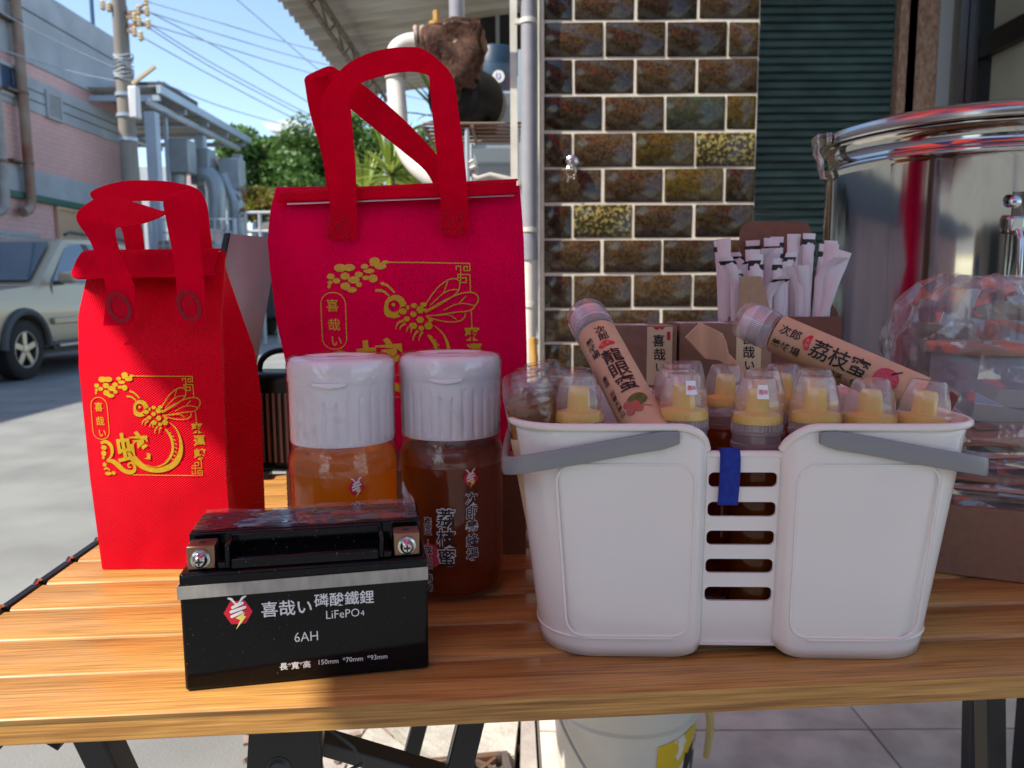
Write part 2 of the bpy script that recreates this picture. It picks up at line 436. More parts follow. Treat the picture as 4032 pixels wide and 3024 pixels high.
mat('canvas_red', (.92, .30, .24), .7, transl=.7); mat('canvas_blue', (.20, .17, .46), .7, transl=.4); mat('canvas_white', (.8, .8, .8), .7, transl=.6)
mat('crate_yellow', (.50, .44, .27), .7, var=.3, vs=5)
film('clear_cap', milk=.20, gloss=.30, rough=.12, fres=1.35, milkcol=(.92, .88, .88))
film('clear_ring', milk=.34, gloss=.3, rough=.2, fres=1.35, milkcol=(.86, .83, .86))
film('clear_glass', milk=.01, gloss=.06, rough=.02, fres=1.5)
film('jar_glass', milk=.025, gloss=.35, rough=.05, bump=.5, bs=160)
film('shrink_film', milk=.015, gloss=.30, rough=.08, bump=.4, bs=70, fres=1.45)
film('crease_glint', milk=.5, gloss=.6, rough=.2)  # pale material for the painted highlights on film folds
film('crumpled_film', milk=.12, gloss=.42, rough=.09, bump=.15, bs=30, fres=1.5, milkcol=(.8, .78, .82))
def honey(name, col, dens):
    m = bpy.data.materials.new(name); m.use_nodes = True; MATS[name] = m
    L = m.node_tree.links; p = m.node_tree.nodes['Principled BSDF']
    p.inputs['Base Color'].default_value = (*col, 1); p.inputs['Roughness'].default_value = .03; p.inputs['IOR'].default_value = 1.42
    p.inputs['Transmission Weight'].default_value = .72
    t = node(m, 'ShaderNodeBsdfTranslucent'); t.inputs[0].default_value = (*col, 1)
    ms = node(m, 'ShaderNodeMixShader'); ms.inputs[0].default_value = dens
    L.new(p.outputs[0], ms.inputs[1]); L.new(t.outputs[0], ms.inputs[2]); L.new(ms.outputs[0], m.node_tree.nodes['Material Output'].inputs[0])
honey('honey_lit', (.97, .48, .010), .5); honey('honey_olive', (.50, .20, .015), .35); honey('honey_shaded', (.42, .085, .006), .25); honey('honey_bottle', (.40, .10, .007), .25)  # brighter jar honey has sunlight put in its colour; darker is the shaded copy
def wood():
    m = bpy.data.materials.new('table_wood'); m.use_nodes = True; MATS['table_wood'] = m
    L = m.node_tree.links; p = m.node_tree.nodes['Principled BSDF']; p.inputs['Roughness'].default_value = .34; p.inputs['Specular IOR Level'].default_value = .4
    tc = node(m, 'ShaderNodeTexCoord'); oi = node(m, 'ShaderNodeObjectInfo'); cx = node(m, 'ShaderNodeCombineXYZ')
    mu = node(m, 'ShaderNodeMath', operation='MULTIPLY'); mu.inputs[1].default_value = 53; L.new(oi.outputs['Random'], mu.inputs[0])
    L.new(mu.outputs[0], cx.inputs[1]); L.new(mu.outputs[0], cx.inputs[0]); ad = node(m, 'ShaderNodeVectorMath', operation='ADD')
    L.new(tc.outputs['Object'], ad.inputs[0]); L.new(cx.outputs[0], ad.inputs[1])
    def nz(sc, s, d, dist=0.):
        mp = node(m, 'ShaderNodeMapping'); mp.inputs['Scale'].default_value = sc; L.new(ad.outputs[0], mp.inputs[0])
        n = node(m, 'ShaderNodeTexNoise'); n.inputs['Scale'].default_value = s; n.inputs['Detail'].default_value = d; n.inputs['Distortion'].default_value = dist
        L.new(mp.outputs[0], n.inputs['Vector']); return n.outputs[0]
    a = nz((1.5, 62, 62), 10, 7, .25); b = nz((.9, 14, 14), 6, 5, .8); c = nz((1, 60, 60), 14, 4)
    r = node(m, 'ShaderNodeValToRGB'); L.new(a, r.inputs[0]); e = r.color_ramp.elements
    e[0].position = .28; e[0].color = (.30, .140, .040, 1); e[1].position = .70; e[1].color = (.58, .325, .092, 1)
    e.new(.5).color = (.47, .245, .065, 1)
    r2 = node(m, 'ShaderNodeValToRGB'); L.new(b, r2.inputs[0]); f = r2.color_ramp.elements
    f[0].position = .30; f[0].color = (.60, .50, .46, 1); f[1].position = .46; f[1].color = (1, 1, 1, 1)
    mx = node(m, 'ShaderNodeMix', data_type='RGBA', blend_type='MULTIPLY'); mx.inputs[0].default_value = .8
    L.new(r.outputs[0], mx.inputs[6]); L.new(r2.outputs[0], mx.inputs[7])
    r3 = node(m, 'ShaderNodeMapRange'); r3.inputs[1].default_value = .35; r3.inputs[2].default_value = .65; r3.inputs[3].default_value = .74; r3.inputs[4].default_value = 1.10
    L.new(c, r3.inputs[0]); mx2 = node(m, 'ShaderNodeMix', data_type='RGBA', blend_type='MULTIPLY'); mx2.inputs[0].default_value = 1
    L.new(mx.outputs[2], mx2.inputs[6]); L.new(r3.outputs[0], mx2.inputs[7]); L.new(mx2.outputs[2], p.inputs['Base Color'])
    bu = node(m, 'ShaderNodeBump'); bu.inputs['Strength'].default_value = .15; bu.inputs['Distance'].default_value = .001
    L.new(a, bu.inputs['Height']); L.new(bu.outputs[0], p.inputs['Normal'])
wood()
def tilewall():
    """pink mosaic too fine to pick apart: brick texture in the facade plane"""
    m = mat('mosaic_pink', (.48, .27, .25), .6); L = m.node_tree.links; p = m.node_tree.nodes['Principled BSDF']
    tc = node(m, 'ShaderNodeTexCoord'); sp = node(m, 'ShaderNodeSeparateXYZ'); cb = node(m, 'ShaderNodeCombineXYZ')
    L.new(tc.outputs['Object'], sp.inputs[0]); L.new(sp.outputs[1], cb.inputs[0]); L.new(sp.outputs[2], cb.inputs[1])
    br = node(m, 'ShaderNodeTexBrick'); br.offset = 0; br.inputs['Scale'].default_value = 1; br.inputs['Brick Width'].default_value = .1
    br.inputs['Row Height'].default_value = .1; br.inputs['Mortar Size'].default_value = .008
    br.inputs['Color1'].default_value = (.80, .46, .42, 1); br.inputs['Color2'].default_value = (.74, .41, .37, 1); br.inputs['Mortar'].default_value = (.52, .38, .37, 1)
    L.new(cb.outputs[0], br.inputs['Vector'])
    nz = node(m, 'ShaderNodeTexNoise'); nz.inputs['Scale'].default_value = .5; nz.inputs['Detail'].default_value = 6; L.new(tc.outputs['Object'], nz.inputs['Vector'])
    mr = node(m, 'ShaderNodeMapRange'); mr.inputs[1].default_value = .3; mr.inputs[2].default_value = .7; mr.inputs[3].default_value = .8; mr.inputs[4].default_value = 1.08
    L.new(nz.outputs[0], mr.inputs[0]); mx = node(m, 'ShaderNodeMix', data_type='RGBA', blend_type='MULTIPLY'); mx.inputs[0].default_value = 1
    L.new(br.outputs[0], mx.inputs[6]); L.new(mr.outputs[0], mx.inputs[7]); L.new(mx.outputs[2], p.inputs['Base Color'])
tilewall()
# ---------------------------------------------------------------- the ground
ZT = .78                                  # table top
b = B(); b.face([(-1500, -300, 0), (1500, -300, 0), (1500, 2500, 0), (-1500, 2500, 0)]); b.done('road', 'asphalt', kind='structure')
def hz(x, y, s=1.):
    return noise.noise(Vector((x*2.1*s, y*2.1*s, 3.3)))*.012+noise.noise(Vector((x*9, y*9, 1)))*.004
pav = thing('pavement', None, None, (0, 0, 0), kind='structure')
def slab(poly, z, m, n=26):
    """worn concrete slab with uneven top, cut to a polygon"""
    xs = [p[0] for p in poly]; ys = [p[1] for p in poly]; b = B()
    bm = b.bm; vs = [bm.verts.new((x, y, 0)) for x, y in poly]; bm.faces.new(vs)
    for ax, (lo, hi) in ((0, (min(xs), max(xs))), (1, (min(ys), max(ys)))):
        for k in range(1, n):
            co = [0, 0, 0]; no = [0, 0, 0]; co[ax] = lo+(hi-lo)*k/n; no[ax] = 1
            bmesh.ops.bisect_plane(bm, geom=bm.verts[:]+bm.edges[:]+bm.faces[:], plane_co=co, plane_no=no)
    bnd = [e for e in bm.edges if e.is_boundary]
    ex = bmesh.ops.extrude_edge_only(bm, edges=bnd); low = [v for v in ex['geom'] if isinstance(v, bmesh.types.BMVert)]
    for v in bm.verts: v.co.z = z+hz(v.co.x, v.co.y)
    for v in low: v.co.z = -.02
    return b.done('slab', m, pav, angle=30)
slab([(-.62, 1.0), (-.40, 1.0), (-.335, 1.62), (-.52, 1.62)], .05, 'concrete_pink')
slab([(-.385, .9), (-.20, .9), (-.17, 1.44), (-.31, 1.60), (-.325, 1.55)], .075, 'concrete')
slab([(-.30, 1.615), (-.165, 1.455), (.0, 1.46), (.03, 1.9), (-.30, 1.95)], .085, 'concrete')
slab([(-.60, 1.64), (-.325, 1.64), (-.315, 2.4), (-.7, 2.4)], .06, 'concrete')
slab([(-.285, 1.97), (.03, 1.92), (.06, 2.45), (-.30, 2.45)], .085, 'concrete')
slab([(.0, .9), (.045, .9), (.045, 2.45), (.035, 2.45)], .09, 'concrete_pink', 12)
slab([(-.185, .9), (-.01, .9), (-.005, 1.20), (-.17, 1.21)], .08, 'concrete')
b = B(); rr = random.Random(3)
for i in range(420):
    x = rr.uniform(-.62, .03); y = rr.uniform(1.0, 2.4); s = rr.uniform(.004, .016)
    a = rr.random()*3; M = Matrix.Rotation(a, 3, 'Z') @ Matrix.Rotation(rr.random(), 3, 'X'); b.box((x, y, .055+s*.3), (s*1.6, s, s*.8), M=M)
b.done('gravel', 'rubble', None, kind='stuff', label='loose grit between the broken pavement slabs', cat='gravel')
flo = thing('tiled_floor', None, None, (0, 0, 0), kind='structure')
b = B(); b.box((1.6, 1.6, .04), (3.1, 3.9, .10)); b.done('bed', 'grout_dark', flo)
me = B().box((0, 0, 0), (.494, .494, .012)).mesh('tile'); me.materials.append(MATS['floor_tile'])
for i in range(6):
    for j in range(-2, 5):
        xa, xb = (.055, .247) if i == 0 else (.253+.5*(i-1), .747+.5*(i-1))
        o = bpy.data.objects.new('tile', me); COL.objects.link(o); o.parent = flo
        o.location = ((xa+xb)/2, 1.27+.5*j, .0945); o.scale = ((xb-xa)/.494, 1, 1)
# drain cover: frame, lattice bars, number plate
dr = thing('drain_cover', 'rusty cast iron drain cover with diamond lattice set in broken concrete', 'drain cover', (-.085, 1.33, .082), R(9))
b = B()
for sx in (-1, 1): b.box((sx*.085, 0, 0), (.014, .25, .02)); b.box((0, sx*.118, .0005), (.156, .014, .02))
b.done('frame', 'iron', dr, world=False, bevel=.002)
b = B(); b.box((0, 0, -.014), (.165, .24, .004)); b.done('pan', 'concrete_pink', dr, world=False)
for s in (-1, 1):
    for k in range(-3, 4):
        cx = k*.045; pts = []
        for t in (-1, 1):
            x = cx+s*t*.11; y = t*.11
            if abs(x) > .078: y -= t*abs(abs(x)-.078); x = max(-.078, min(.078, x))
            pts.append((x, y, .001+.0006*s))
        if (Vector(pts[0])-Vector(pts[1])).length > .04 and pts[0][1]*pts[1][1] < .012:
            B().bar(pts[0], pts[1], .007, .012).done('lattice_bar', 'iron', dr, world=False)
B().box((0, .0, .006), (.06, .04, .012)).done('plate', 'iron', dr, world=False, bevel=.002)
for x, y, l, r_, nm in ((.014, 1.30, .055, 10, 'white worn stone lying beside the drain cover'),):
    b = B(); b.lathe([(0, -.008), (.013, -.006), (.017, 0), (.013, .007), (0, .009)], 14, fn=lambda a, z: 1)
    for v in b.bm.verts: v.co.y *= 2.6; v.co += Vector((x, y, .098))
    b.done('stone', 'concrete', label=nm, cat='stone')
# ================================================================ tiled pillar
PY0 = 2.45
pil = thing('tiled_pillar', 'pillar of glossy brown glazed tiles with white grout behind the basket', 'pillar', (.44, 2.66, .0))
xl, xr = .1000, .7600
B().box(((xl+xr)/2, 2.6888, 1.45), (xr-xl-.004, .48, 2.9)).done('core', 'grout', pil)
B().box((xl-.004, 2.462, 1.45), (.014, .05, 2.9)).done('corner_strip', 'grout', pil, bevel=.003)
b = B(); b.box((0, 0, 0), (.1915, .014, .1025)); tme = {}
base_me = b.mesh('tile', 40)
def tile_mesh(wd, hh=.1020):
    b = B(); r_ = .004
    P = rrect(wd, hh, .003, 3); Q = rrect(wd-.005, hh-.005, .003, 3)
    A = [b.bm.verts.new((x, .006, z)) for x, z in P]; C = [b.bm.verts.new((x, -.0015, z)) for x, z in P]; D = [b.bm.verts.new((x, -.0040, z)) for x, z in Q]; n = len(P)
    for i in range(n):
        j = (i+1) % n; b.bm.faces.new((A[i], A[j], C[j], C[i])); b.bm.faces.new((C[i], C[j], D[j], D[i]))
    b.bm.faces.new(D); return b.mesh('tile', 50)
TM = {'f': tile_mesh(.1930), 'h': tile_mesh(.0930)}
zj = 1.6141; pit = .1085; special = {(1, 3): 'glaze_gold', (1, 2): 'glaze_amber', (3, 1): 'glaze_gold', (0, 2): 'glaze_green', (2, 2): 'glaze_amber', (6, 3): 'glaze_amber', (0, 3): 'glaze_amber'}
rr = random.Random(4)
for row in range(-13, 13):
    zc = zj-pit*(row+.5)
    if zc < .13: continue
    cells = [(xl, .0), ] ; odd = row % 2
    edges = [.0, .0965, .2935, .4905, .6600+.0285] if odd else [.0, .1935, .3900, .5865, .6885]
    sc_x = (xr-xl)/edges[-1]
    for i in range(4):
        a, c = xl+edges[i]*sc_x, xl+edges[i+1]*sc_x; wd = c-a
        key = 'f' if wd > .14 else 'h'; me = TM[key].copy() if (row, i) in special else TM[key]
        if not me.materials: me.materials.append(MATS[special.get((row, i), 'glaze')])
        elif (row, i) in special: me.materials[0] = MATS[special[(row, i)]]
        o = bpy.data.objects.new('tile', me); COL.objects.link(o); o.parent = pil
        o.location = ((a+c)/2-.44+rr.uniform(-.0015, .0015), PY0-2.66+rr.uniform(-.0008, .0008), zc+rr.uniform(-.0012, .0012)); o.scale = ((wd-.0082)/(.1930 if key == 'f' else .0930), 1, .9860)
        o.rotation_euler = (rr.uniform(-.008, .008), rr.uniform(-.006, .006), rr.uniform(-.008, .008))
kn = thing('wall_hook', 'small metal knob with hanging ring screwed into the tiled pillar', 'hook', (0.1896, 2.445, 1.414))
k0 = Vector((0.1896, 2.445, 1.414)); b = B(); b.lathe([(0, .032), (.012, .031), (.019, .026), (.020, .018), (.010, .012), (.007, 0)], 24, k0, M=Matrix.Rotation(R(90), 3, 'X')); b.done('knob', 'steel', kn)
b = B(); b.tube([k0+Vector((-.004+.014*math.cos(a), -.022, -.030+.016*math.sin(a))) for a in [2*math.pi*i/20 for i in range(20)]], .0028, 8, closed=True); b.tube([k0+Vector((-.012, -.022, -.044)), k0+Vector((-.016, -.02, -.062))], .004, 8); b.done('ring', 'steel', kn)
# ================================================================ downpipe and its clips
dp = thing('downpipe', 'grey plastic drainpipe running down the left edge of the tiled pillar', 'pipe', (.055, 2.40, .1))
xp, yp, rp = 0.056, 2.42, .0225
zt_ = 1.84; zc_ = 1.1461
b = B(); b.tube([(xp, yp, zt_+.4), (xp, yp, zc_)], rp, 24); b.done('upper_pipe', 'pvc_grey', dp)
b = B(); b.tube([(xp, yp, zc_), (xp, yp, .62)], rp-.001, 24); b.done('lower_pipe', 'pvc_white', dp)
b = B(); b.tube([(xp, yp, zc_-.03), (xp, yp, zc_+.03)], rp+.004, 24); b.done('coupling', 'pvc_grey', dp)
for py_ in (1.8219, 1.2082, 0.9775):
    b = B(); b.tube([(xp, yp, py_-.007), (xp, yp, py_+.007)], rp+.003, 24); b.box((xp-.032, yp, py_), (.018, .014, .014)); b.done('clip', 'pvc_white', dp)
b = B(); b.tube([(xp-.33, yp, zt_+.075), (xp-.03, yp, zt_+.070), (xp-.006, yp, zt_+.06), (xp, yp, zt_+.03)], .021, 20); b.done('branch', 'pvc_grey', dp)
b = B(); b.tube([(xp+.0, yp, .66), (xp, yp, .58), (xp, yp, .1)], [.021, .03, .03], 16); b.done('trap', 'grey_pipe_old', dp)
fd = thing('post', 'cream painted metal post just left of the grey drainpipe', 'post', (.0, 2.5, .1)); B().box((xp-.045, 2.52, 1.5), (.022, .03, 2.8)).done('upright', 'pvc_white', fd)
bm_ = thing('bamboo_handle', 'yellow bamboo tool handle leaning at the foot of the drainpipe', 'handle', (.04, 2.36, .1)); b = B(); p1_ = (0.065, 2.37, 0.8772); b.tube([p1_, (p1_[0]+.01, 2.37, .7), (p1_[0]+.015, 2.36, .1)], .012, 12); b.done('cane', 'bamboo', bm_)
# ================================================================ green roller shutter, granite post, door with pale panes
sh = thing('roller_shutter', 'dark green corrugated roller shutter beside the tiled pillar', 'shutter', (1.1, 2.9, .1))
b = B(); pr = [(-.0, -.0145), (-.010, -.009), (-.013, 0), (-.010, .009), (0, .0135), (.004, .0135), (.004, -.0145)]
b.prism(pr, .70, 1.41, lambda x, y, h: (h-1.1, x, y)); sm_ = b.mesh('slat', 60); sm_.materials.append(MATS['shutter_green'])
for k in range(88):
    o = bpy.data.objects.new('slat', sm_); COL.objects.link(o); o.parent = sh; o.location = (0, 0, .03+.0285*k)
B().box((1.425, 2.88, 1.35), (.030, .06, 2.5)).done('guide_rail', 'shutter_green', sh)
gp = thing('granite_post', 'speckled pink-brown granite door post right of the shutter', 'post', (1.5, 2.88, .1))
gx0, gx1 = 1.38, 1.5202; B().box(((gx0+gx1)/2, 2.91, 1.4), (gx1-gx0, .12, 2.6)).done('shaft', 'granite', gp, bevel=.006)
gd = thing('glass_door', 'black-framed door with pale green panes at the upper right', 'door', (1.62, 2.3, .1))
XW = 1.645
B().box((XW, 2.83, 1.4), (.06, .10, 2.6)).done('frame_post', 'door_frame', gd, bevel=.003); B().box((XW-.045, 2.865, 1.4), (.025, .05, 2.6)).done('frame_post', 'stainless_brushed', gd)
for z in (1.8443,): B().box((XW, 2.1, z), (.05, 1.36, .075)).done('rail', 'door_frame', gd, bevel=.003)
for z in (.2, 2.62): B().box((XW, 2.1, z), (.05, 1.36, .1)).done('rail', 'door_frame', gd)
B().box((XW, 1.42, 1.4), (.06, .05, 2.6)).done('frame_post', 'door_frame', gd)
zr = 1.8443; B().box((XW+.01, 2.1, (.25+zr-.0375)/2), (.008, 1.30, zr-.0375-.25)).done('pane', 'pane_green', gd); B().box((XW+.01, 2.1, (zr+.0375+2.57)/2), (.008, 1.30, 2.57-zr-.0375)).done('pane', 'pane_green', gd)
shop = thing('shop_front', 'upper wall and ceiling of the shop over the shutter and door', 'building', (1.5, 3.2, 2.7))
B().box((1.9, 2.15, 2.82), (3.6, 1.7, .16)).done('canopy_slab', 'plaster_white', shop); B().box((2.85, 3.02, 1.45), (2.95, .06, 2.9)).done('back_wall', 'plaster_white', shop); B().box((1.9, 2.9, 4.4), (3.7, .5, 3.0)).done('upper_wall', 'plaster_white', shop)
B().box((2.6, 1.30, 1.45), (1.9, .12, 2.9)).done('side_wall', 'plaster_white', shop)
# ================================================================ rusty pump on a wire shelf
pm = thing('rusty_pump', 'heavily rusted water pump with black motor on a wire shelf left of the drainpipe', 'pump', (-0.176, 2.62, 1.5419))
pc = Vector((-0.1793, 2.6, 1.7808))
b = B(); b.box((0, 0, -.012), (.20, .15, .20)); bmesh.ops.bevel(b.bm, geom=b.bm.edges[:], offset=.018, segments=2, affect='EDGES'); bmesh.ops.subdivide_edges(b.bm, edges=b.bm.edges[:], cuts=7, use_grid_fill=True)
for v in b.bm.verts:
    p = v.co.copy(); sk = 1-.30*smooth01((-p.z-.0)/.09) ; v.co.x = p.x*sk+(.018*(p.z < 0)*abs(p.z)*8); q = p*32; v.co += p.normalized()*(noise.noise(q*.5)*.022+noise.noise(q)*.012+noise.noise(q*2.2)*.007); v.co += pc
b.done('volute', 'rust', pm, angle=60)
p_ = Vector((-0.1687, 2.58, 1.8488)); b = B(); b.lathe([(.030, 0), (.046, .004), (.042, .03), (.050, .05), (.060, .065), (.03, .066)][::1], 28, p_-Vector((0, 0, .055)), fn=lambda a, z: 1+.12*noise.noise(Vector((math.cos(a)*3, math.sin(a)*3, z*60)))); b.done('crusted_flange', 'lime_scale', pm)
b = B(); b.tube([p_+Vector((0, 0, -.005)), p_+Vector((0, 0, .035))], .029, 24); b.tube([p_+Vector((0, 0, .03)), p_+Vector((0, 0, .30))], .025, 24); b.done('riser', 'pvc_grey', pm)
for px_, w_ in ((-.085, .012), (-.105, .016), (-.125, .014)):
    b = B(); b.tube([pc+Vector((px_, -.02, .045)), pc+Vector((px_+w_*.8, -.02, .046))], .038 if w_ > .013 else .030, 18); b.done('pipe_flange', 'lime_scale', pm)
b = B(); b.tube([pc+Vector((-.055, -.03, .08)), pc+Vector((-.055, -.03, .125))], .011, 6); b.tube([pc+Vector((-.055, -.03, .08)), pc+Vector((-.055, -.03, .09))], .024, 14); b.done('bolt', 'bamboo', pm)
mc = Vector((-0.1486, 2.68, 1.661)); Mx = Matrix.Rotation(R(62), 3, 'Z') @ Matrix.Rotation(R(90), 3, 'Y')
b = B(); b.lathe([(0, -.11), (.060, -.11), (.075, -.10), (.078, -.09)]+[(.104 if k % 2 else .096, -.085+.012*k) for k in range(14)]+[(.088, .085), (.084, .13), (.05, .14), (0, .14)], 40, mc, M=Mx); b.done('motor', 'black_plastic', pm, angle=30)
b = B(); b.lathe([(.0, -.118), (.03, -.118), (.05, -.112), (.055, -.105)], 28, mc, M=Mx); b.done('end_plate', 'rust', pm)
B().box(mc+Vector((.0, .02, -.092)), (.20, .12, .012)).done('base_plate', 'rust', pm)
ws = thing('wire_shelf', 'rusty wire shelf carrying the pump', 'shelf', (-0.1384, 2.7, 1.5407))
zs_ = mc.z-.105; xa_, xb_ = -0.2809, 0.0345
for y_ in (2.56, 2.62, 2.68, 2.74, 2.80, 2.86): b = B(); b.tube([(xa_, y_, zs_), (xb_, y_, zs_)], .005, 8); b.done('rod', 'iron', ws)
for x_ in (xa_, (xa_+xb_)/2, xb_-.02): b = B(); b.tube([(x_, 2.55, zs_-.008), (x_, 2.87, zs_-.008)], .006, 8); b.done('cross_rod', 'iron', ws)
for x_ in (xa_+.14, xb_-.015):
    for y_ in (2.57, 2.85): b = B(); b.tube([(x_, y_, zs_-.012), (x_, y_, .05)], .008, 8); b.done('leg', 'galvanised', ws)
pv = thing('pvc_pipe', 'white plastic water pipe bending down behind the crimson bag handles', 'pipe', (-0.2188, 2.5, 1.3506))
b = B(); b.tube(spline([Vector(p) for p in [(-0.2936, 2.6, 1.8207), (-0.3347, 2.6, 1.8154), (-0.3664, 2.6, 1.7937), (-0.3733, 2.6, 1.7464), (-0.3722, 2.6, 1.691), (-0.3647, 2.58, 1.6068), (-0.3541, 2.56, 1.5153), (-0.3175, 2.53, 1.4384), (-0.2585, 2.5, 1.3823), (-0.1693, 2.48, 1.3282), (-0.1302, 2.47, 1.217)]], 5), .030, 20); b.done('pipe', 'pvc_white', pv)
b = B(); b.tube([(-0.3731, 2.6, 1.7227), (-0.3726, 2.6, 1.7069)], .034, 20); b.done('coupling', 'grey_pipe_old', pv)
tp = thing('brass_tap', 'old tap with white cord on a pipe under the wire shelf', 'tap', (-0.1136, 2.5, 1.3854))
b = B(); b.tube([(-0.1177, 2.6, 1.4324), (-0.1238, 2.58, 1.397), (-0.1086, 2.57, 1.3833), (-0.0668, 2.56, 1.3938), (0.0237, 2.56, 1.3731), (0.0401, 2.56, 1.3367)], .010, 10); b.done('spout', 'grey_pipe_old', tp)
b = B(); b.tube([(-0.1344, 2.57, 1.4358), (-0.1228, 2.57, 1.4422), (-0.1147, 2.57, 1.4237), (-0.133, 2.57, 1.4157)], .007, 8); b.done('cord', 'pvc_white', tp)
# ================================================================ neighbour's awning, house wall and yard
aw = thing('awning_roof', 'corrugated metal awning roof on rusty trusses over the neighbouring yard', 'awning', (-.6, 7, 3.3))
b = B(); n = 70
def aroof(u, v):
    y = 4.3+5.0*u; x = -1.80+2.6*v; return (x, y, 3.28+.16*v*2.0+.022*math.sin(u*n*2*math.pi/2.2))
b.grid(360, 3, aroof); b.done('roof_sheet', 'roof_sheet', aw, solid=.006, angle=60)
def truss(a, c, h, nm='truss'):
    a, c = Vector(a), Vector(c); b = B(); b.bar(a, c, .035, .035); lo = Vector((0, 0, -h)); b.bar(a+lo, c+lo, .03, .03); L = (c-a).length; m_ = max(3, int(L/.28))
    for i in range(m_):
        p, q = a.lerp(c, i/m_), a.lerp(c, (i+1)/m_); b.tube([p if i % 2 else p+lo, q+lo if i % 2 else q], .009, 6)
    b.done(nm, 'truss_rust', aw)
truss((-1.42, 4.6, 3.20), (-1.42, 9.2, 3.20), .16); truss((-1.72, 5.75, 3.22), (.6, 5.75, 3.30), .12); truss((.1, 4.6, 3.28), (.1, 9.2, 3.28), .16)
for x_, y_ in ((-1.42, 9.0), (.45, 5.2), (.45, 9.0)): b = B(); b.tube([(x_, y_, 3.1), (x_, y_, 0)], .035, 10); b.done('post', 'galvanised', aw)
nh = thing('neighbour_house', 'shaded neighbouring house wall with dark window behind the pump', 'building', (.2, 7.2, 0))
B().box((.55, 7.35, 1.7), (2.2, .16, 3.4)).done('wall', 'plaster_grey', nh); B().box((1.3, 5.2, 1.7), (.12, 4.1, 3.4)).done('side_wall', 'plaster_grey', nh)
x0_, z0_ = -0.41, 3.0579; B().box((x0_+.30, 7.262, z0_+.22), (.56, .03, .75)).done('window_pane', 'dark_recess', nh)
for dx in (-.01, .30, .61): B().box((x0_+dx, 7.24, z0_+.22), (.035, .05, .80)).done('window_frame', 'window_frame', nh)
for k in range(14): B().box((.0, 7.255, .25+.16*k), (1.9, .018, .012)).done('siding_rib', 'plaster_grey', nh)
tk = thing('blue_tank', 'blue plastic tank with a round white drop emblem beside the pump', 'tank', (-0.0815, 4.6, 1.8742))
tc_ = Vector((-0.0856, 4.6, 2.2561)); b = B(); b.lathe([(0, -.13), (.10, -.13), (.112, -.11), (.112, .12), (.10, .135), (0, .135)], 32, tc_); b.done('drum', 'blue_tank', tk)
f = Flat(); f.ell(0, 0, .034); f.to(lambda x, y, z: (tc_.x+.02+x, tc_.y-.113+.0*x, tc_.z-.045+y)).done('emblem', 'ink_white', tk)
f = Flat(); f.k = 5; f.stroke([(-.006, .018), (-.012, -.004), (0, -.016), (.012, -.004), (.006, .018)], .006); f.to(lambda x, y, z: (tc_.x+.02+x, tc_.y-.1145, tc_.z-.045+y)).done('emblem_drop', 'canvas_blue', tk)
b = B()
for x_ in (-.12, .12):
    for y_ in (-.12, .12): b.tube([(tc_.x+x_, tc_.y+y_, tc_.z-.14), (tc_.x+x_*1.1, tc_.y+y_, 0)], .012, 8)
b.box((tc_.x, tc_.y, tc_.z-.137), (.28, .28, .012)); b.done('stand', 'galvanised', tk)
for i, (px_, z1_, z0_) in enumerate(((2010, 2.6, .1), (1985, 2.5, .1))):
    pass
gl_ = thing('glass_cabinet', 'empty steel and glass cabinet standing behind the pump shelf', 'cabinet', (.0, 3.4, 0))
cx0, cx1 = -0.17, 0.0418
for x_ in (cx0, cx1):
    for y_ in (3.3, 3.7): B().box((x_, y_, 1.0), (.02, .02, 2.0)).done('upright', 'galvanised', gl_)
for z_ in (.3, .75, 1.2, 1.62): B().box(((cx0+cx1)/2, 3.5, z_), (cx1-cx0-.021, .36, .012)).done('shelf', 'galvanised', gl_)
B().box(((cx0+cx1)/2, 3.30, 1.2), (cx1-cx0-.022, .004, 1.5)).done('pane', 'clear_glass', gl_)
# spiky yard plants
def dracaena(label, c, n, L, seed, base=0.):
    t = thing('spiky_plant', label, 'plant', (c[0], c[1], base)); rr = random.Random(seed); b = B()
    for i in range(n):
        a = rr.uniform(0, 6.28); el = rr.uniform(-.25, 1.25); l = L*rr.uniform(.7, 1.1); w_ = .016*rr.uniform(.8, 1.3)*L/.4; d = Vector((math.cos(a)*math.cos(el), math.sin(a)*math.cos(el), math.sin(el))); s = d.cross(Vector((0, 0, 1))).normalized(); rows = []
        for k in range(6):
            q = k/5; p = Vector(c)+d*l*q+Vector((0, 0, -.28*l*q*q*(1.1-math.sin(el)*.6))); wk = w_*(1.2*q+.35 if q < .35 else (1-q)*1.18+.02); rows.append((b.bm.verts.new(p-s*wk), b.bm.verts.new(p+Vector((0, 0, -wk*.4))), b.bm.verts.new(p+s*wk)))
        for A, C in zip(rows, rows[1:]):
            for k in range(2): b.bm.faces.new((A[k], A[k+1], C[k+1], C[k]))
    b.done('leaves', 'leaf_blade', t, recalc=False)
    b = B(); b.tube([(c[0]+.03, c[1], base), (c[0], c[1]+.02, c[2]*.5), c], [.035, .028, .02], 8); b.done('stem', 'bark', t)
dracaena('spiky yellow-green plant seen through the crimson bag handles', (-0.6977, 4.6, 1.691), 64, .42, 1)
dracaena('second spiky plant lower right of the first, by the white pipe', (-0.5872, 4.9, 1.6487), 46, .40, 2)
dracaena('spiky plant with long leaves in the shade behind the pump', (-0.4733, 5.6, 2.217), 30, .55, 3)
dracaena('spiky plant low behind the left bag handle', (-0.9594, 5.2, 1.6643), 46, .42, 6)
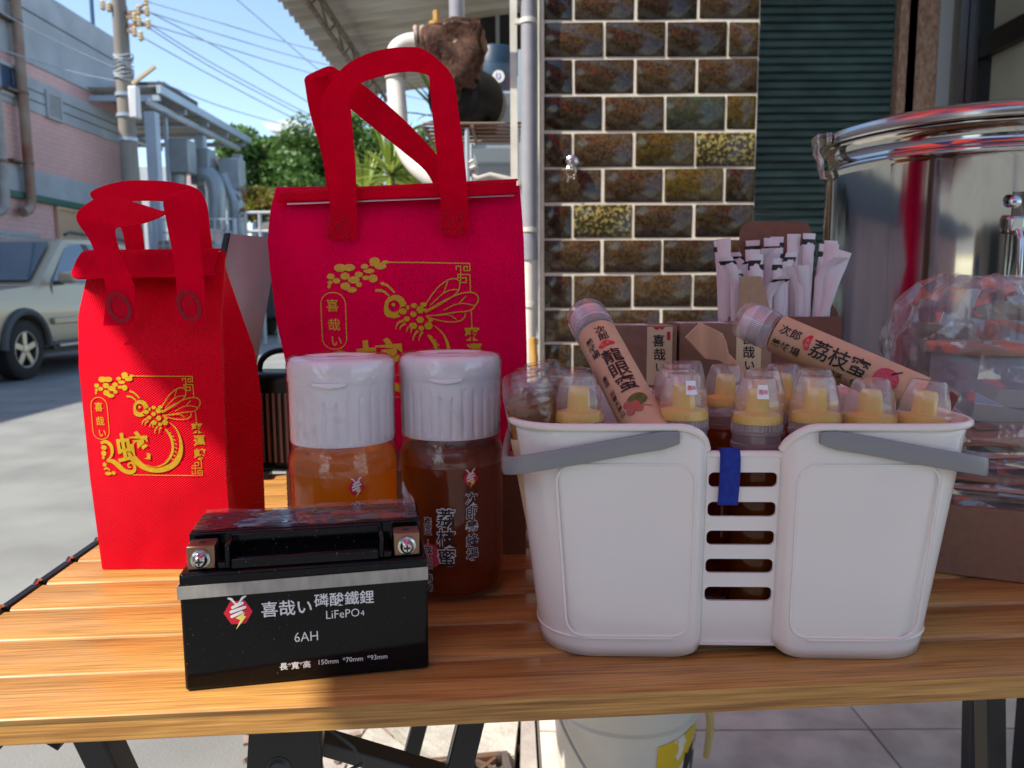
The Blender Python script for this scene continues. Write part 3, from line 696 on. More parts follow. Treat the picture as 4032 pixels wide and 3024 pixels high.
# ================================================================ left side of the street: pink and grey building
XF = -9.5
bl = thing('street_building', 'pink mosaic and grey plaster building along the left of the street', 'building', (-12, 8, 0))
ye = 19.284
def wallband(z0, z1, m, out=0., nm='wall_band', y0=-14.): B().box((XF-1.5+out/2, (y0+ye)/2, (z0+z1)/2), (3+out, ye-y0, z1-z0)).done(nm, m, bl)
Zs = [4.5861, 5.2413, 5.5177, 7.0654, 3.4412, 2.8859]
z_p0, z_p1, z_p2, z_top, z_lo, z_tr = Zs
wallband(0, z_tr-.06, 'mosaic_pink'); wallband(z_tr-.06, z_tr+.06, 'green_trim', .10, 'trim'); wallband(z_tr+.06, z_lo, 'plaster_grey', .03); wallband(z_lo, z_p0, 'mosaic_pink'); wallband(z_p0, z_p1, 'plaster_grey', .03); wallband(z_p1, z_p2, 'mosaic_pink', .0); wallband(z_p2, z_top, 'plaster_grey', .03)
for z_ in (z_p0+.22, z_p0+.42): B().box((XF+.028, (-14+ye)/2, z_), (.02, ye+14, .02)).done('groove', 'car_trim', bl)
for z_ in (z_p2+1.0,): B().box((XF+.028, (-14+ye)/2, z_), (.02, ye+14, .03)).done('groove', 'car_trim', bl)
def opening(pa_, pb2, frame, pane, nm, n=1, slats=0):
    (xa, ya, za_), (xb, yb, zb3) = pa_, pb2; yc_, zc2 = (ya+yb)/2, (za_+zb3)/2; hh, ww = abs(za_-zb3), abs(ya-yb)
    o = B().box((XF+.02, yc_, zc2), (.05, ww, hh)).done(nm, pane, bl)
    for k in range(n+1): B().box((XF+.05, yc_-ww/2+ww*k/n, zc2), (.06, .07, hh+.07)).done('frame', frame, o)
    for s in (-1, 1): B().box((XF+.048, yc_, zc2+s*hh/2), (.056, ww, .07)).done('frame', frame, o)
    for k in range(slats): B().box((XF+.055, yc_, zc2-hh/2+hh*(k+.5)/slats), (.04, ww-.08, .03)).done('slat', frame, o)
opening((-9.5, 12.4625, 5.278), (-9.5, 15.3399, 4.7387), 'window_frame', 'window_blue', 'window', 4)
opening((-9.5, 16.275, 5.0863), (-9.5, 16.7596, 4.598), 'window_frame', 'plaster_grey', 'louvre', 1, 9)
opening((-9.5, 12.6612, 2.0612), (-9.5, 15.6149, 2.1402), 'window_frame', 'window_blue', 'window', 6)
opening((-9.5, 16.3443, 2.7725), (-9.5, 17.2321, 2.0843), 'kraft_label', 'kraft_label', 'door', 1, 0)
for py_ in (236, 336): 
    pass
for k in range(5): b = B(); yy = 17.1375+1.65*(k-2); b.tube([(XF-.2, yy, z_top), (XF-.2, yy, z_top+1.1)], .05, 8); b.done('rail_post', 'window_blue', bl)
def wpipe(label, nm, m, px_, y_, r_, z0, z1, elbow):
    t = thing('wall_pipe', label, 'pipe', (XF+.2, y_, z0)); b = B(); pts = [(XF+.18, y_, z1), (XF+.18, y_, z0+.25), (XF+.18, y_-.03, z0+.1), (XF+.18, y_-.12, z0), (XF+.18, y_-elbow, z0-.06)]; b.tube(pts, r_, 14); b.done('pipe', m, t)
    for z_ in (z0+.9, z0+2.2, z0+3.5):
        b = B(); b.tube([(XF+.18, y_, z_-.03), (XF+.18, y_, z_+.03)], r_+.012, 14); b.box((XF+.08, y_-.22, z_), (.22, .44, .035)); b.done('bracket', 'iron', t)
q_ = (-9.3, 15.2735, 3.2292); wpipe('rusty brown rainwater pipe on the pink building', 'p', 'rust_pipe', 0, q_[1], .095, 2.6045, 7.6, .30)
q_ = (-9.3, 14.4922, 3.1192); wpipe('short grey rainwater pipe at the far left of the pink building', 'p', 'grey_pipe_old', 0, q_[1], .085, 2.5166, 4.5731, .30)
# ================================================================ utility pole and cables
up = thing('utility_pole', 'tall concrete utility pole with insulators and a white box', 'utility pole', (-7.2, 14.4, 0))
pt_, pb3 = Vector((-6.9468, 14.4, 6.3449)), Vector((-6.9374, 14.4, 3.0924)); dd = (pt_-pb3)/(pt_.z-pb3.z); bot_ = pb3-dd*pb3.z; top_ = pb3+dd*(10-pb3.z)
b = B(); b.tube([bot_, pb3, pt_, top_], [.175, .155, .118, .10], 20); b.done('shaft', 'pole_concrete', up)
def at_pole(z): return bot_+dd*z
wb = Vector((-6.6824, 14.2, 4.3634)); b = B(); b.box(wb, (.16, .16, .56)); bx_ = b.done('meter_box', 'plaster_white', up, bevel=.03)
for z_ in (wb.z+.18, wb.z-.18, wb.z-.6): b = B(); p = at_pole(z_); b.tube([p+Vector((0, 0, -.03)), p+Vector((0, 0, .03))], .165, 20); b.done('band', 'galvanised', up)
b = B(); b.bar(Vector((-6.7016, 14.2, 4.6895)), Vector((-6.2867, 14.2, 4.981)), .07, .05); b.done('lamp_arm', 'insulator', up)
b = B(); p = at_pole(wb.z+.55)
for k in range(9): b.tube([p+Vector((.16*math.cos(a)+.02*k*.1, .16*math.sin(a), .05*k-.1+.03*math.sin(a*2+k))) for a in [2*math.pi*i/14 for i in range(14)]], .012, 5, closed=True)
b.done('cable_coil', 'cable', up)
ins = [(-6.5629, 14.3, 5.9657), (-6.4072, 14.3, 5.9435), (-6.5619, 14.3, 5.7733), (-6.3983, 14.3, 5.7296), (-6.6541, 14.3, 5.6023), (-6.5463, 14.3, 5.5286), (-7.185, 14.3, 6.0546), (-7.0753, 14.3, 6.0198), (-6.4187, 14.3, 6.1141), (-6.6386, 14.3, 5.838)]
for p in ins: b = B(); b.lathe([(0, -.09), (.03, -.085), (.05, -.05), (.03, -.03), (.05, 0), (.03, .02), (.045, .05), (.02, .085), (0, .09)], 12, p); b.done('insulator', 'insulator', up)
for a_, c_ in ((ins[9], at_pole(ins[9][2]+.05)), (ins[4], at_pole(ins[4][2]+.06)), (ins[7], at_pole(ins[7][2]-.02)), (ins[3], at_pole(ins[3][2])), (ins[1], at_pole(ins[1][2]))): b = B(); b.bar(Vector(a_), Vector(c_), .04, .06); b.done('crossarm', 'iron', up)
b = B(); b.tube([ins[8], ins[0], ins[2]], .02, 6); b.done('rack_rod', 'iron', up)
WIRES = [((-6.419, 14.3, 6.114), (-5.506, 15.0, 6.011), (-4.581, 16.0, 5.962), (-3.591, 17.0, 5.965), (-1.859, 19.0, 6.119)), ((-6.386, 14.3, 5.931), (-5.517, 15.0, 5.804), (-4.591, 16.0, 5.74), (-3.599, 17.0, 5.707), (-1.866, 19.0, 5.771)), ((-6.376, 14.3, 5.721), (-5.434, 15.0, 5.578), (-4.6, 16.0, 5.517), (-3.608, 17.0, 5.449), (-1.871, 19.0, 5.48)), ((-6.398, 14.3, 5.943), (-5.57, 15.5, 5.65), (-4.906, 17.0, 5.368), (-4.122, 19.0, 5.084)), ((-6.376, 14.3, 5.721), (-5.827, 15.5, 5.441), (-5.063, 17.5, 5.191), (-4.308, 19.0, 4.968)), ((-6.562, 14.3, 5.773), (-5.831, 15.5, 5.356), (-5.067, 17.5, 5.105), (-4.312, 19.0, 4.85)), ((-6.538, 14.3, 5.516), (-5.935, 15.5, 5.253), (-5.074, 17.5, 4.944), (-4.317, 19.0, 4.703)), ((-6.345, 14.4, 4.791), (-6.276, 17.0, 4.975), (-6.636, 22.0, 5.695), (-6.32, 26.0, 6.181)), ((-5.4, 16.0, 6.752), (-4.863, 17.0, 6.362), (-4.269, 18.0, 5.92), (-3.682, 19.0, 5.607)), ((-8.812, 13.6, 5.86), (-8.323, 13.8, 5.573), (-7.691, 14.1, 5.269), (-7.014, 14.35, 4.983)), ((-8.874, 13.6, 5.168), (-8.324, 13.8, 5.033), (-7.721, 14.1, 4.876), (-7.007, 14.35, 4.765))]
WIRES = [list(w) for w in WIRES]
CAB = ['topmost overhead cable leaving the utility pole to the right', 'second overhead cable from the top right of the pole', 'third overhead cable from the top right of the pole',
       'overhead cable dropping steeply from the middle insulator across the sky', 'overhead cable starting at the third insulator and falling to the trees', 'overhead cable just above the lowest insulator cable',
       'lowest of the fan of overhead cables from the insulators', 'low cable from the white pole box to the pale house', 'steep overhead cable crossing the others near the awning edge',
       'upper thin cable strung along the pink building to the pole', 'lower thin cable strung along the pink building to the pole']
for i, w_ in enumerate(WIRES):
    b = B(); b.tube(spline([Vector(p) for p in w_], 4), .011, 5); lb = CAB[i]
    b.done('overhead_cable', 'cable', None, label=lb, cat='cable', group='overhead cables to the right of the pole' if i < 9 else 'cables along the pink building')
# ================================================================ steel shed with ducts, cage trailer, rail
sd_ = thing('steel_shed', 'open steel canopy with sloping roof beyond the utility pole', 'shed', (-9.5, 20.8, 0))
zr_ = 5.4559; xr_ = -7.85
b = B(); n = 60
b.grid(150, 2, lambda u, v: (xr_-5.2*v, 17.9+5.9*u, zr_+.12-.55*v*0+.03*math.sin(u*n*6.28/2))); b.done('roof_sheet', 'shed_roof', sd_, solid=.02)
B().box((xr_, 20.85, zr_+.06), (.10, 6.0, .18)).done('fascia', 'galvanised', sd_)
for y_ in (18.0, 19.4, 20.8, 22.2, 23.6): B().box((xr_-2.55, y_, zr_-.10), (5.0, .08, .12)).done('beam', 'galvanised', sd_)
for x_ in (xr_-.28, xr_-2.6, xr_-4.9): B().box((x_, 20.8, zr_-.20), (.10, 5.8, .12)).done('girder', 'galvanised', sd_)
for y_ in (18.05, 20.8, 23.55):
    for x_ in (xr_-.28, xr_-4.9): B().box((x_, y_, (zr_-.4)/2), (.24, .24, zr_-.4)).done('post', 'galvanised', sd_)
q = thing('lean_to', 'small dark flat roof on the building behind the steel canopy', 'roof', (-9.5, 22, 7)); a_ = (-8.9945, 19.0, 6.1484); c_ = (-8.2253, 19.0, 5.9239); B().box(((a_[0]+c_[0])/2, 20, c_[2]-.1), (c_[0]-a_[0], 2, .30)).done('slab', 'car_trim', q); B().box((c_[0]-.06, 19.1, (c_[2]-.25)/2), (.08, .08, c_[2]-.25)).done('post', 'galvanised', q)
du = thing('ventilation_duct', 'bent grey ventilation ducts under the steel canopy', 'duct', (-7.8, 20.5, 0))
for pa_, r_ in (([(-8.2115, 19.5, 4.1843), (-8.2403, 19.5, 3.6952), (-8.3691, 19.5, 2.5839)], 0.2), ([(-7.8612, 20.0, 3.9488), (-7.6072, 20.0, 3.8845), (-7.4984, 20.0, 3.506), (-7.5453, 20.0, 2.6177)], 0.24), ([(-7.464, 20.5, 4.0184), (-7.3485, 20.5, 3.6954), (-7.2026, 20.5, 3.306), (-7.2181, 20.5, 2.3268)], 0.22)):
    b = B(); b.tube(spline([Vector(p) for p in pa_], 4), float(r_), 14); b.done('duct_run', 'duct', du)
for p, s in (((-8.0688, 19.4, 4.2887), (.55, .5, .8)), ((-7.8644, 20.2, 4.1676), (.5, .5, .9)), ((-7.2684, 20.6, 4.0317), (.55, .5, .8))): B().box(p, s).done('duct_box', 'duct', du, bevel=.03)
B().box(((-8.0688, 19.4, 4.2887)[0], 19.4, 1.5), (.5, .45, 3.0)).done('duct_box', 'duct', du); B().box(((-7.2716, 20.6, 3.967)[0], 20.7, 1.2), (.6, .45, 2.4)).done('duct_box', 'duct', du)
cg = thing('cage_trailer', 'wire cage trailer loaded with pale sacks beyond the small bag handles', 'trailer', (-7.0, 16.6, 0))
xa_, xb_ = -7.3861, -5.6469; zt2 = 2.4919
for x_ in (xa_, (xa_*2+xb_)/3, (xa_+2*xb_)/3, xb_):
    for y_ in (16.0, 17.2): B().box((x_, y_, zt2/2+.2), (.06, .06, zt2-.4)).done('upright', 'galvanised', cg)
for k in range(8): B().box(((xa_+xb_)/2, 16.0, .6+(zt2-.6)*k/7), (xb_-xa_, .03, .03)).done('bar', 'galvanised', cg)
for k in range(14): B().box((xa_+(xb_-xa_)*k/13, 15.985, .6+(zt2-.6)/2), (.025, .025, zt2-.6)).done('wire', 'galvanised', cg)
rr = random.Random(9)
for k in range(18):
    c = (xa_+.2+(xb_-xa_-.4)*(k % 6)/5, 16.5+rr.uniform(-.1, .1), .75+.55*(k//6)); b = B(); b.lathe([(0, -.25), (.22, -.22), (.27, 0), (.22, .22), (0, .25)], 10, c, fn=lambda a, z: 1+.15*math.sin(a*3+k)); b.done('sack', rr.choice(('crate_yellow', 'plaster_white', 'kraft_light')), cg)
B().box(((xa_+xb_)/2, 16.6, .42), (xb_-xa_, 1.3, .12)).done('bed', 'car_trim', cg)
for x_ in (xa_+.4, xb_-.4):
    b = B(); b.lathe([(0, -.09), (.3, -.09), (.33, -.05), (.33, .05), (.3, .09), (0, .09)], 24, (x_, 16.2, .33), M=Matrix.Rotation(R(90), 3, 'X')); b.done('wheel', 'tyre', cg)
gr = thing('guard_rail', 'pale steel railing beyond the leaning grey panel', 'railing', (-5.2, 15, 0))
xa_, xb_ = -5.0843, -3.7005; zg = 2.5104
for z_ in (zg, zg-.35, zg-.9): b = B(); b.tube([(xa_, 15, z_), (xb_, 15, z_)], .035, 8); b.done('rail', 'window_frame', gr)
for k in range(6): b = B(); x_ = xa_+(xb_-xa_)*k/5; b.tube([(x_, 15, zg), (x_, 15, 0)], .035, 8); b.done('post', 'window_frame', gr)
dc = thing('dark_van', 'dark parked van behind the railing, half hidden by the crimson bag', 'van', (-4.6, 18, 0)); zv = 2.5904; xv = -5.8302
b = B(); b.prism([(0, .4), (4.2, .4), (4.2, zv*.55), (3.9, zv*.95), (3.6, zv), (.15, zv), (0, zv*.9)], xv, xv+1.7, lambda y, z, h: (h, 17.5+y, z)); b.done('body', 'car_trim', dc, bevel=.06)
B().box((xv+.85, 17.47, zv*.72), (1.45, .04, zv*.38)).done('rear_window', 'car_glass', dc)
for x_ in (xv+.12, xv+1.58):
    for y_ in (18.2, 20.9): b = B(); b.lathe([(0, -.1), (.28, -.1), (.33, -.06), (.33, .06), (.28, .1), (0, .1)], 20, (x_, y_, .33), M=Matrix.Rotation(R(90), 3, 'Y')); b.done('wheel', 'tyre', dc)
wbd = thing('white_house', 'pale house with overhanging roof rising behind the trees', 'building', (-12, 42, 0))
h0, h1 = (-12.4245, 42.0, 9.3674), (-9.4029, 42.0, 9.3498); B().box(((h0[0]+h1[0])/2, 44, h0[2]/2), (h1[0]-h0[0], 4, h0[2])).done('wall', 'plaster_white', wbd)
b = B(); b.prism([(h0[0]-.6, h0[2]+.4), (h0[0]+.9, h0[2]+.55), (h1[0]+1, h0[2]-.1), (h1[0]+1, h0[2]-.5), (h0[0]-.2, h0[2]+.0)], 41.5, 46.5, lambda x, y, h: (x, h, y)); b.done('roof', 'plaster_white', wbd)
w2 = thing('grey_house', 'low grey house roof beyond the end of the steel canopy', 'building', (-14, 45, 0)); h0, h1 = (-14.5512, 45.0, 9.6217), (-12.9997, 45.0, 8.8429); B().box(((h0[0]+h1[0])/2, 46, h0[2]/2), (h1[0]-h0[0], 2, h0[2])).done('wall', 'plaster_grey', w2)
pk = thing('pink_house', 'small pink house glimpsed through the steel canopy', 'building', (-12, 27, 0)); h0, h1 = (-11.1286, 27.0, 5.8193), (-10.5304, 27.0, 4.8869); B().box(((h0[0]+h1[0])/2, 28, h0[2]/2), (h1[0]-h0[0], 2, h0[2])).done('wall', 'mosaic_pink', pk); B().box((h0[0]-2.0, 29, h0[2]/2-.2), (3.9, 2, h0[2]-.4)).done('annex', 'plaster_grey', pk)
# ---------------------------------------------------------------- trees
def tree(label, c, rx, ry, rz, n, seed, leaf='leaf', size=.22, nm='tree', base=0.):
    t = thing(nm, label, 'tree' if nm == 'tree' else 'shrub', (c[0], c[1], base), group='street trees' if nm == 'tree' else None); rr = random.Random(seed); b = B()
    lobes = [(Vector((rr.uniform(-.62, .62)*rx, rr.uniform(-.62, .62)*ry, rr.uniform(-.6, .66)*rz)), rr.uniform(.30, .52)) for _ in range(15)]
    for i in range(n):
        lc, lr = rr.choice(lobes); d = Vector((rr.gauss(0, 1), rr.gauss(0, 1), rr.gauss(0, 1))).normalized()*(rr.random()**.4)
        p = Vector(c)+lc+Vector((d.x*rx*lr, d.y*ry*lr, d.z*rz*lr)); s = size*rr.uniform(.6, 1.3)
        u = Vector((rr.gauss(0, 1), rr.gauss(0, 1), rr.gauss(0, .6))).normalized(); v = u.cross(Vector((rr.gauss(0, 1), rr.gauss(0, 1), rr.gauss(0, 1)))).normalized()
        b.bm.faces.new([b.bm.verts.new(q) for q in (p-u*s*.5, p+v*s*.28, p+u*s*.5, p-v*s*.28)])
    b.done('crown', leaf, t, recalc=False, smooth=False)
    b = B(); cc = Vector(c); foot = Vector((c[0], c[1], base)); b.tube([foot, foot.lerp(cc, .5)+Vector((.1*rx, 0, 0)), cc], [.07*rx+.02, .05*rx+.015, .03*rx+.01], 10)
    for lc, lr in lobes[:7]: b.tube([foot.lerp(cc, .7), cc+lc*.5, cc+lc], [.03*rx+.008, .02*rx+.006, .008*rx+.003], 6)
    b.done('trunk', 'bark', t)
tree('broad dark green tree left of the crimson bag', (-8.0058, 27.0, 4.9569), 1.9, 1.8, 1.75, 9000, 1)
tree('tall dark green tree just behind the left edge of the crimson bag handles', (-6.9792, 28.0, 5.5334), 1.9, 1.8, 2.0, 9000, 2)
tree('dark green tree between the handles of the crimson bag', (-5.1403, 28.0, 5.3474), 1.9, 1.8, 1.9, 9000, 3)
tree('green tree right of centre beyond the yard', (-3.7793, 30.0, 5.2696), 1.8, 1.8, 1.8, 6000, 5)
tree('low dark green tree at the foot of the tall ones', (-6.9984, 26.0, 3.7407), 2.0, 1.5, 1.2, 6000, 6)
tree('small dark tree with bare twigs under the end of the steel canopy', (-10.5132, 30.0, 5.8731), .7, .7, .7, 1800, 8, size=.18)
tree('yellow and rust coloured shrub left of the crimson bag', (-6.0348, 19.0, 3.0451), .55, .5, .5, 2600, 4, 'leaf_yellow', .10, 'shrub')
tree('yellow-leaved shrub under the steel canopy beside the ducts', (-8.831, 24.0, 4.53), .35, .35, .5, 900, 14, 'leaf_yellow', .12, 'shrub')
# ================================================================ parked car, front towards us
car = thing('parked_car', 'beige off-road car parked in front of the pink building', 'car', (-5.7094, 9.0228, 0.0))
cw = wm(car).translation; CX1, CYF = cw.x, cw.y-.78              # right side plane, front wheel centre at cw.y
Wc = 1.74; x_in = CX1-Wc
def arch(yc, r_, n=10): return [(yc-r_*math.cos(math.pi*k/n), .36+r_*math.sin(math.pi*k/n)) for k in range(n+1)]
fw, rw = .80, 3.42
prof = [(.0, .42), (-.02, .62), (.02, .80), (.10, .93), (.45, 1.00), (1.15, 1.06), (2.0, 1.07), (4.2, 1.09), (4.36, 1.02), (4.40, .60), (4.36, .36)]+[(rw+.40, .36)]+arch(rw, .39)[::-1]+[(rw-.40, .34), (fw+.40, .34)]+arch(fw, .39)[::-1]+[(fw-.42, .36)]
b = B()
def cbody(y, z, h):
    inset = .05*smooth01((z-.75)/.35)+.03*smooth01((.5-z)/.2)
    return (CX1-Wc/2+(h-.5)*(Wc-2*inset), CYF+y, z)
b.prism(prof, 0, 1, cbody); b.done('body', 'car_paint', car, bevel=.035, segs=3)
gh = [(1.15, 1.05), (1.95, 1.60), (2.10, 1.655), (2.6, 1.685), (3.7, 1.67), (3.95, 1.60), (4.28, 1.08)]
b = B()
def cgreen(y, z, h): k = smooth01((z-1.05)/.62); return (CX1-Wc/2+(h-.5)*(Wc-.12-.34*k), CYF+y, z)
b.prism(gh, 0, 1, cgreen); b.done('cabin', 'car_paint', car, bevel=.04, segs=3)
def sidepane(poly, nm='side_window'):
    b = B(); b.bm.faces.new([b.bm.verts.new(Vector(cgreen(y, z, 1))+Vector((.006, 0, .003))) for y, z in poly]); b.done(nm, 'car_glass', car, smooth=False)
sidepane([(1.48, 1.10), (2.02, 1.52), (2.20, 1.585), (2.42, 1.595), (2.58, 1.10)]); sidepane([(2.76, 1.10), (2.56, 1.60), (3.22, 1.60), (3.40, 1.10)]); sidepane([(3.5, 1.12), (3.33, 1.59), (3.68, 1.58), (3.98, 1.12)])
sidepane([(2.60, 1.09), (2.44, 1.60), (2.54, 1.60), (2.74, 1.09)], 'door_pillar'); bpy.data.objects[[o.name for o in bpy.data.objects if o.name.startswith('door_pillar')][0]].data.materials[0] = MATS['car_trim']
b = B(); b.bm.faces.new([b.bm.verts.new(Vector(p)) for p in (Vector(cgreen(1.22, 1.10, .06))+Vector((0, -.03, .02)), Vector(cgreen(1.22, 1.10, .94))+Vector((0, -.03, .02)), Vector(cgreen(1.93, 1.585, .93))+Vector((0, -.03, .02)), Vector(cgreen(1.93, 1.585, .07))+Vector((0, -.03, .02)))]); b.done('windscreen', 'car_glass', car)
for nm, y0_, y1_, z0_, z1_, m in (('sill', 1.25, 3.0, .30, .40, 'car_trim'), ('step_bar', 1.30, 2.95, .33, .37, 'alloy'), ('side_moulding', 1.30, 3.0, .60, .68, 'car_paint')): B().box((CX1+(.02 if nm != 'step_bar' else .07), CYF+(y0_+y1_)/2, (z0_+z1_)/2), (.05, y1_-y0_, z1_-z0_)).done(nm, m, car, bevel=.015)
for yc in (fw, rw):
    P = [(CX1+.012, CYF+yc-.405*math.cos(a), .36+.405*math.sin(a)) for a in [math.pi*k/14 for k in range(15)]]; b = B(); b.tube(P, .045, 8); b.done('wheel_arch', 'car_trim', car)
mr = B(); mr.box((CX1+.10, CYF+1.52, 1.155), (.20, .10, .145)); mo = mr.done('wing_mirror', 'car_paint', car, bevel=.045, segs=4); B().box((CX1-.03, CYF+1.55, 1.09), (.12, .05, .05)).done('mirror_foot', 'car_trim', mo)
B().box((CX1-.02, CYF+2.55, .98), (.03, .16, .035)).done('door_handle', 'car_trim', car, bevel=.01)
for y_ in (1.42, 2.66): B().box((CX1-.038, CYF+y_, .80), (.012, .008, .52)).done('door_gap', 'car_trim', car)
b = B(); b.tube([(CX1-.22, CYF+2.1, 1.70), (CX1-.22, CYF+2.2, 1.735), (CX1-.22, CYF+3.6, 1.725), (CX1-.22, CYF+3.75, 1.68)], .022, 8); b.done('roof_rail', 'car_trim', car)
for s, z in ((1, .72),): B().box((CX1-.25, CYF+.02, .80), (.36, .12, .16)).done('headlight', 'window_frame', car, bevel=.03)
B().box((CX1-Wc/2, CYF-.03, .50), (Wc-.2, .10, .20)).done('bumper', 'car_trim', car, bevel=.04)
for yc in (fw, rw):
    for xs in (CX1-.10, x_in+.10):
        M = Matrix.Rotation(R(90), 3, 'Y'); wv = B(); wv.lathe([(.20, -.10), (.30, -.105), (.335, -.08), (.34, 0), (.335, .08), (.30, .105), (.205, .10), (.19, .06)], 40, (xs, CYF+yc, .34), M=M); wo = wv.done('tyre', 'tyre', car)
        rm = B(); s = 1 if xs > CX1-.5 else -1; M2 = Matrix.Rotation(R(90*s), 3, 'Y'); rm.lathe([(.205, .095), (.195, .09), (.185, .06), (.18, .02), (0, .02)], 40, (xs, CYF+yc, .34), M=M2)
        rm.done('wheel_dish', 'car_trim', wo)
        for k in range(5):
            a = 2*math.pi*k/5+.3; d = Vector((0, math.cos(a), math.sin(a))); o_ = Vector((xs+s*.075, CYF+yc, .34)); sp_ = B(); sp_.bar(o_, o_+d*.195, .075, .03, up=(1, 0, 0)); sp_.done('spoke', 'alloy', wo, bevel=.01)
        hb = B(); hb.lathe([(0, .10), (.045, .095), (.06, .06)], 20, (xs, CYF+yc, .34), M=M2); hb.done('hub_cap', 'alloy', wo)
        rg = B(); rg.tube([(xs+s*.088, CYF+yc+.200*math.cos(a), .34+.200*math.sin(a)) for a in [2*math.pi*i/36 for i in range(36)]], .013, 8, closed=True); rg.done('rim', 'alloy', wo)
B().box((CX1-Wc/2, CYF+2.1, .30), (Wc-.25, 3.9, .12)).done('underbody', 'car_trim', car)
car.scale = (1.05, 1.05, 1.05)
# ================================================================ market umbrella that shades the stall (mirrored in the pot)
um = thing('market_umbrella', 'red, blue and white square market umbrella overhead, mirrored in the steel pot', 'umbrella', (.75, -.75, .0))
uz = 2.30; uc = Vector((-.203, .30, 0)); ap = uc+Vector((0, 0, 2.72))
crn = [uc+Matrix.Rotation(R(10.76), 3, 'Z') @ Vector((sx_*1.15, sy_*1.10, 0))+Vector((0, 0, uz)) for sx_, sy_ in ((-1, -1), (1, -1), (1, 1), (-1, 1))]
for k in range(4):
    a_, c_ = crn[k], crn[(k+1) % 4]; mid = (a_+c_)/2
    for j, (p, q) in enumerate(((a_, mid), (mid, c_))):
        b = B(); b.bm.faces.new([b.bm.verts.new(x) for x in (p, q, ap)]); b.done('canopy_panel', ('canvas_red', 'canvas_blue')[j], um, solid=.002, smooth=False)
    d = (c_-a_); b = B(); b.bm.faces.new([b.bm.verts.new(x) for x in (a_, c_, c_+Vector((0, 0, -.16)), a_+Vector((0, 0, -.16)))]) if k != 3 else b.bm.faces.new([b.bm.verts.new(x) for x in (a_, c_, c_+Vector((0, 0, -.004)), a_+Vector((0, 0, -.004)))]); b.done('valance', 'canvas_white', um, solid=.002, smooth=False)
    b = B(); b.tube([a_+Vector((0, 0, -.01)), ap+Vector((0, 0, -.02))], .010, 6); b.done('rib', 'galvanised', um)
b = B(); b.tube([ap, (ap.x, ap.y, .0)], .022, 12) if False else b.tube([ap, (ap.x, ap.y, 2.5), (.75, -.75, 2.3), (.75, -.75, 0)], .022, 12); b.done('pole', 'galvanised', um)

# ================================================================ unseen house added behind the camera to darken reflections in pot and tiles
oh = thing('reflection_house', 'unseen house added behind the camera to darken reflections in the steel pot and tiles', 'building', (1.5, -10, 0)); WM[oh.name] = Matrix.Translation((1.5, -6, 0))
B().box((1.5, -7.2, 2.6), (11, 2.4, 5.2)).done('wall', 'granite', oh)
for k, x_ in enumerate((-2.6, -.6, 1.4, 3.6)):
    o = B().box((x_, -5.98, 1.25 if k % 2 else 1.6), (1.2, .06, 2.5 if k % 2 else 1.2)).done('door' if k % 2 else 'window', 'door_frame' if k % 2 else 'window_blue', oh)
    for s in (-1, 1): B().box((x_+s*.62, -5.95, 1.25 if k % 2 else 1.6), (.07, .1, 2.5 if k % 2 else 1.3)).done('frame', 'window_frame', o)
    B().box((x_, -5.98, 3.9), (1.3, .06, 1.2)).done('window', 'window_blue', oh)
B().box((1.5, -5.6, 2.85), (10, .9, .08)).done('awning', 'shutter_green', oh)
# ================================================================ the camping table
YAW = math.atan2(.0459, .6211)
tb = thing('camping_table', 'roll-top camping table with wood-grain slats and black folding legs', 'table', (.15, .74, 0), YAW)
TX = Vector((math.cos(YAW), math.sin(YAW), 0)); TN = Vector((-TX.y, TX.x, 0))
def tl(s, n, z):      # table coordinates (along, depth, height) -> local of tb
    p = TX*s+TN*n+Vector((0, 0, z)); return wm(tb).inverted() @ p
S0, S1, N0 = -.356, .80, .4376
sw = [.053]+[.055]*10
def slatmesh(wd):
    L = S1-S0-.012; prof = [(-wd/2, -.016), (-wd/2, -.004), (-wd/2+.001, -.0018), (-wd/2+.0035, 0), (wd/2-.0035, 0), (wd/2-.001, -.0018), (wd/2, -.004), (wd/2, -.016)]
    b = B(); b.prism(prof, -L/2, L/2, lambda x, y, h: (h, x, y)); return b.mesh('slat', 50)
n = N0; sm1 = slatmesh(.0512); sm2 = slatmesh(.0530)
for i, wd in enumerate(sw):
    me = sm1 if i == 0 else sm2
    if not me.materials: me.materials.append(MATS['table_wood'])
    o = bpy.data.objects.new('slat', me); COL.objects.link(o); o.parent = tb; o.location = tl((S0+S1)/2, n+wd/2, ZT)
    n += wd
NB = n
b = B()                                     # deep front edge of the first slat
b.prism([(0, -.0005), (.004, -.018), (.010, -.020), (.010, -.0165)], S0+.006, S1-.006, lambda x, y, h: tl(h, N0+x, ZT+y)); b.done('front_edge', 'table_wood', tb, world=False)
n = N0
for e, sx in (('l', S0), ('r', S1)):
    n = N0
    for i, wd in enumerate(sw):             # black end caps of the slats, one each
        b = B(); q = wd-.004
        b.prism([(-.003, 0), (.004, 0), (.004, -.016), (-.003, -.016)], n+.002, n+q, lambda x, y, h: tl(sx+x, h, ZT+y+.0012))
        b.done('end_cap', 'black_plastic', tb, world=False, bevel=.0008); n += wd
    for i in range(1, len(sw)):             # pale cord hinge between the slats
        nn = N0+sum(sw[:i]); b = B(); b.tube([tl(sx, nn-.006, ZT+.0005), tl(sx, nn-.001, ZT+.003), tl(sx, nn+.005, ZT+.0005)], .0018, 6); b.done('hinge_cord', 'steel', tb, world=False)
for nn in (N0+.06, NB-.05):                # rails under the slats
    b = B(); b.box(tl((S0+S1)/2, nn, ZT-.029), (S1-S0-.05, .022, .024)); b.done('rail', 'black_metal', tb, world=False, bevel=.002)
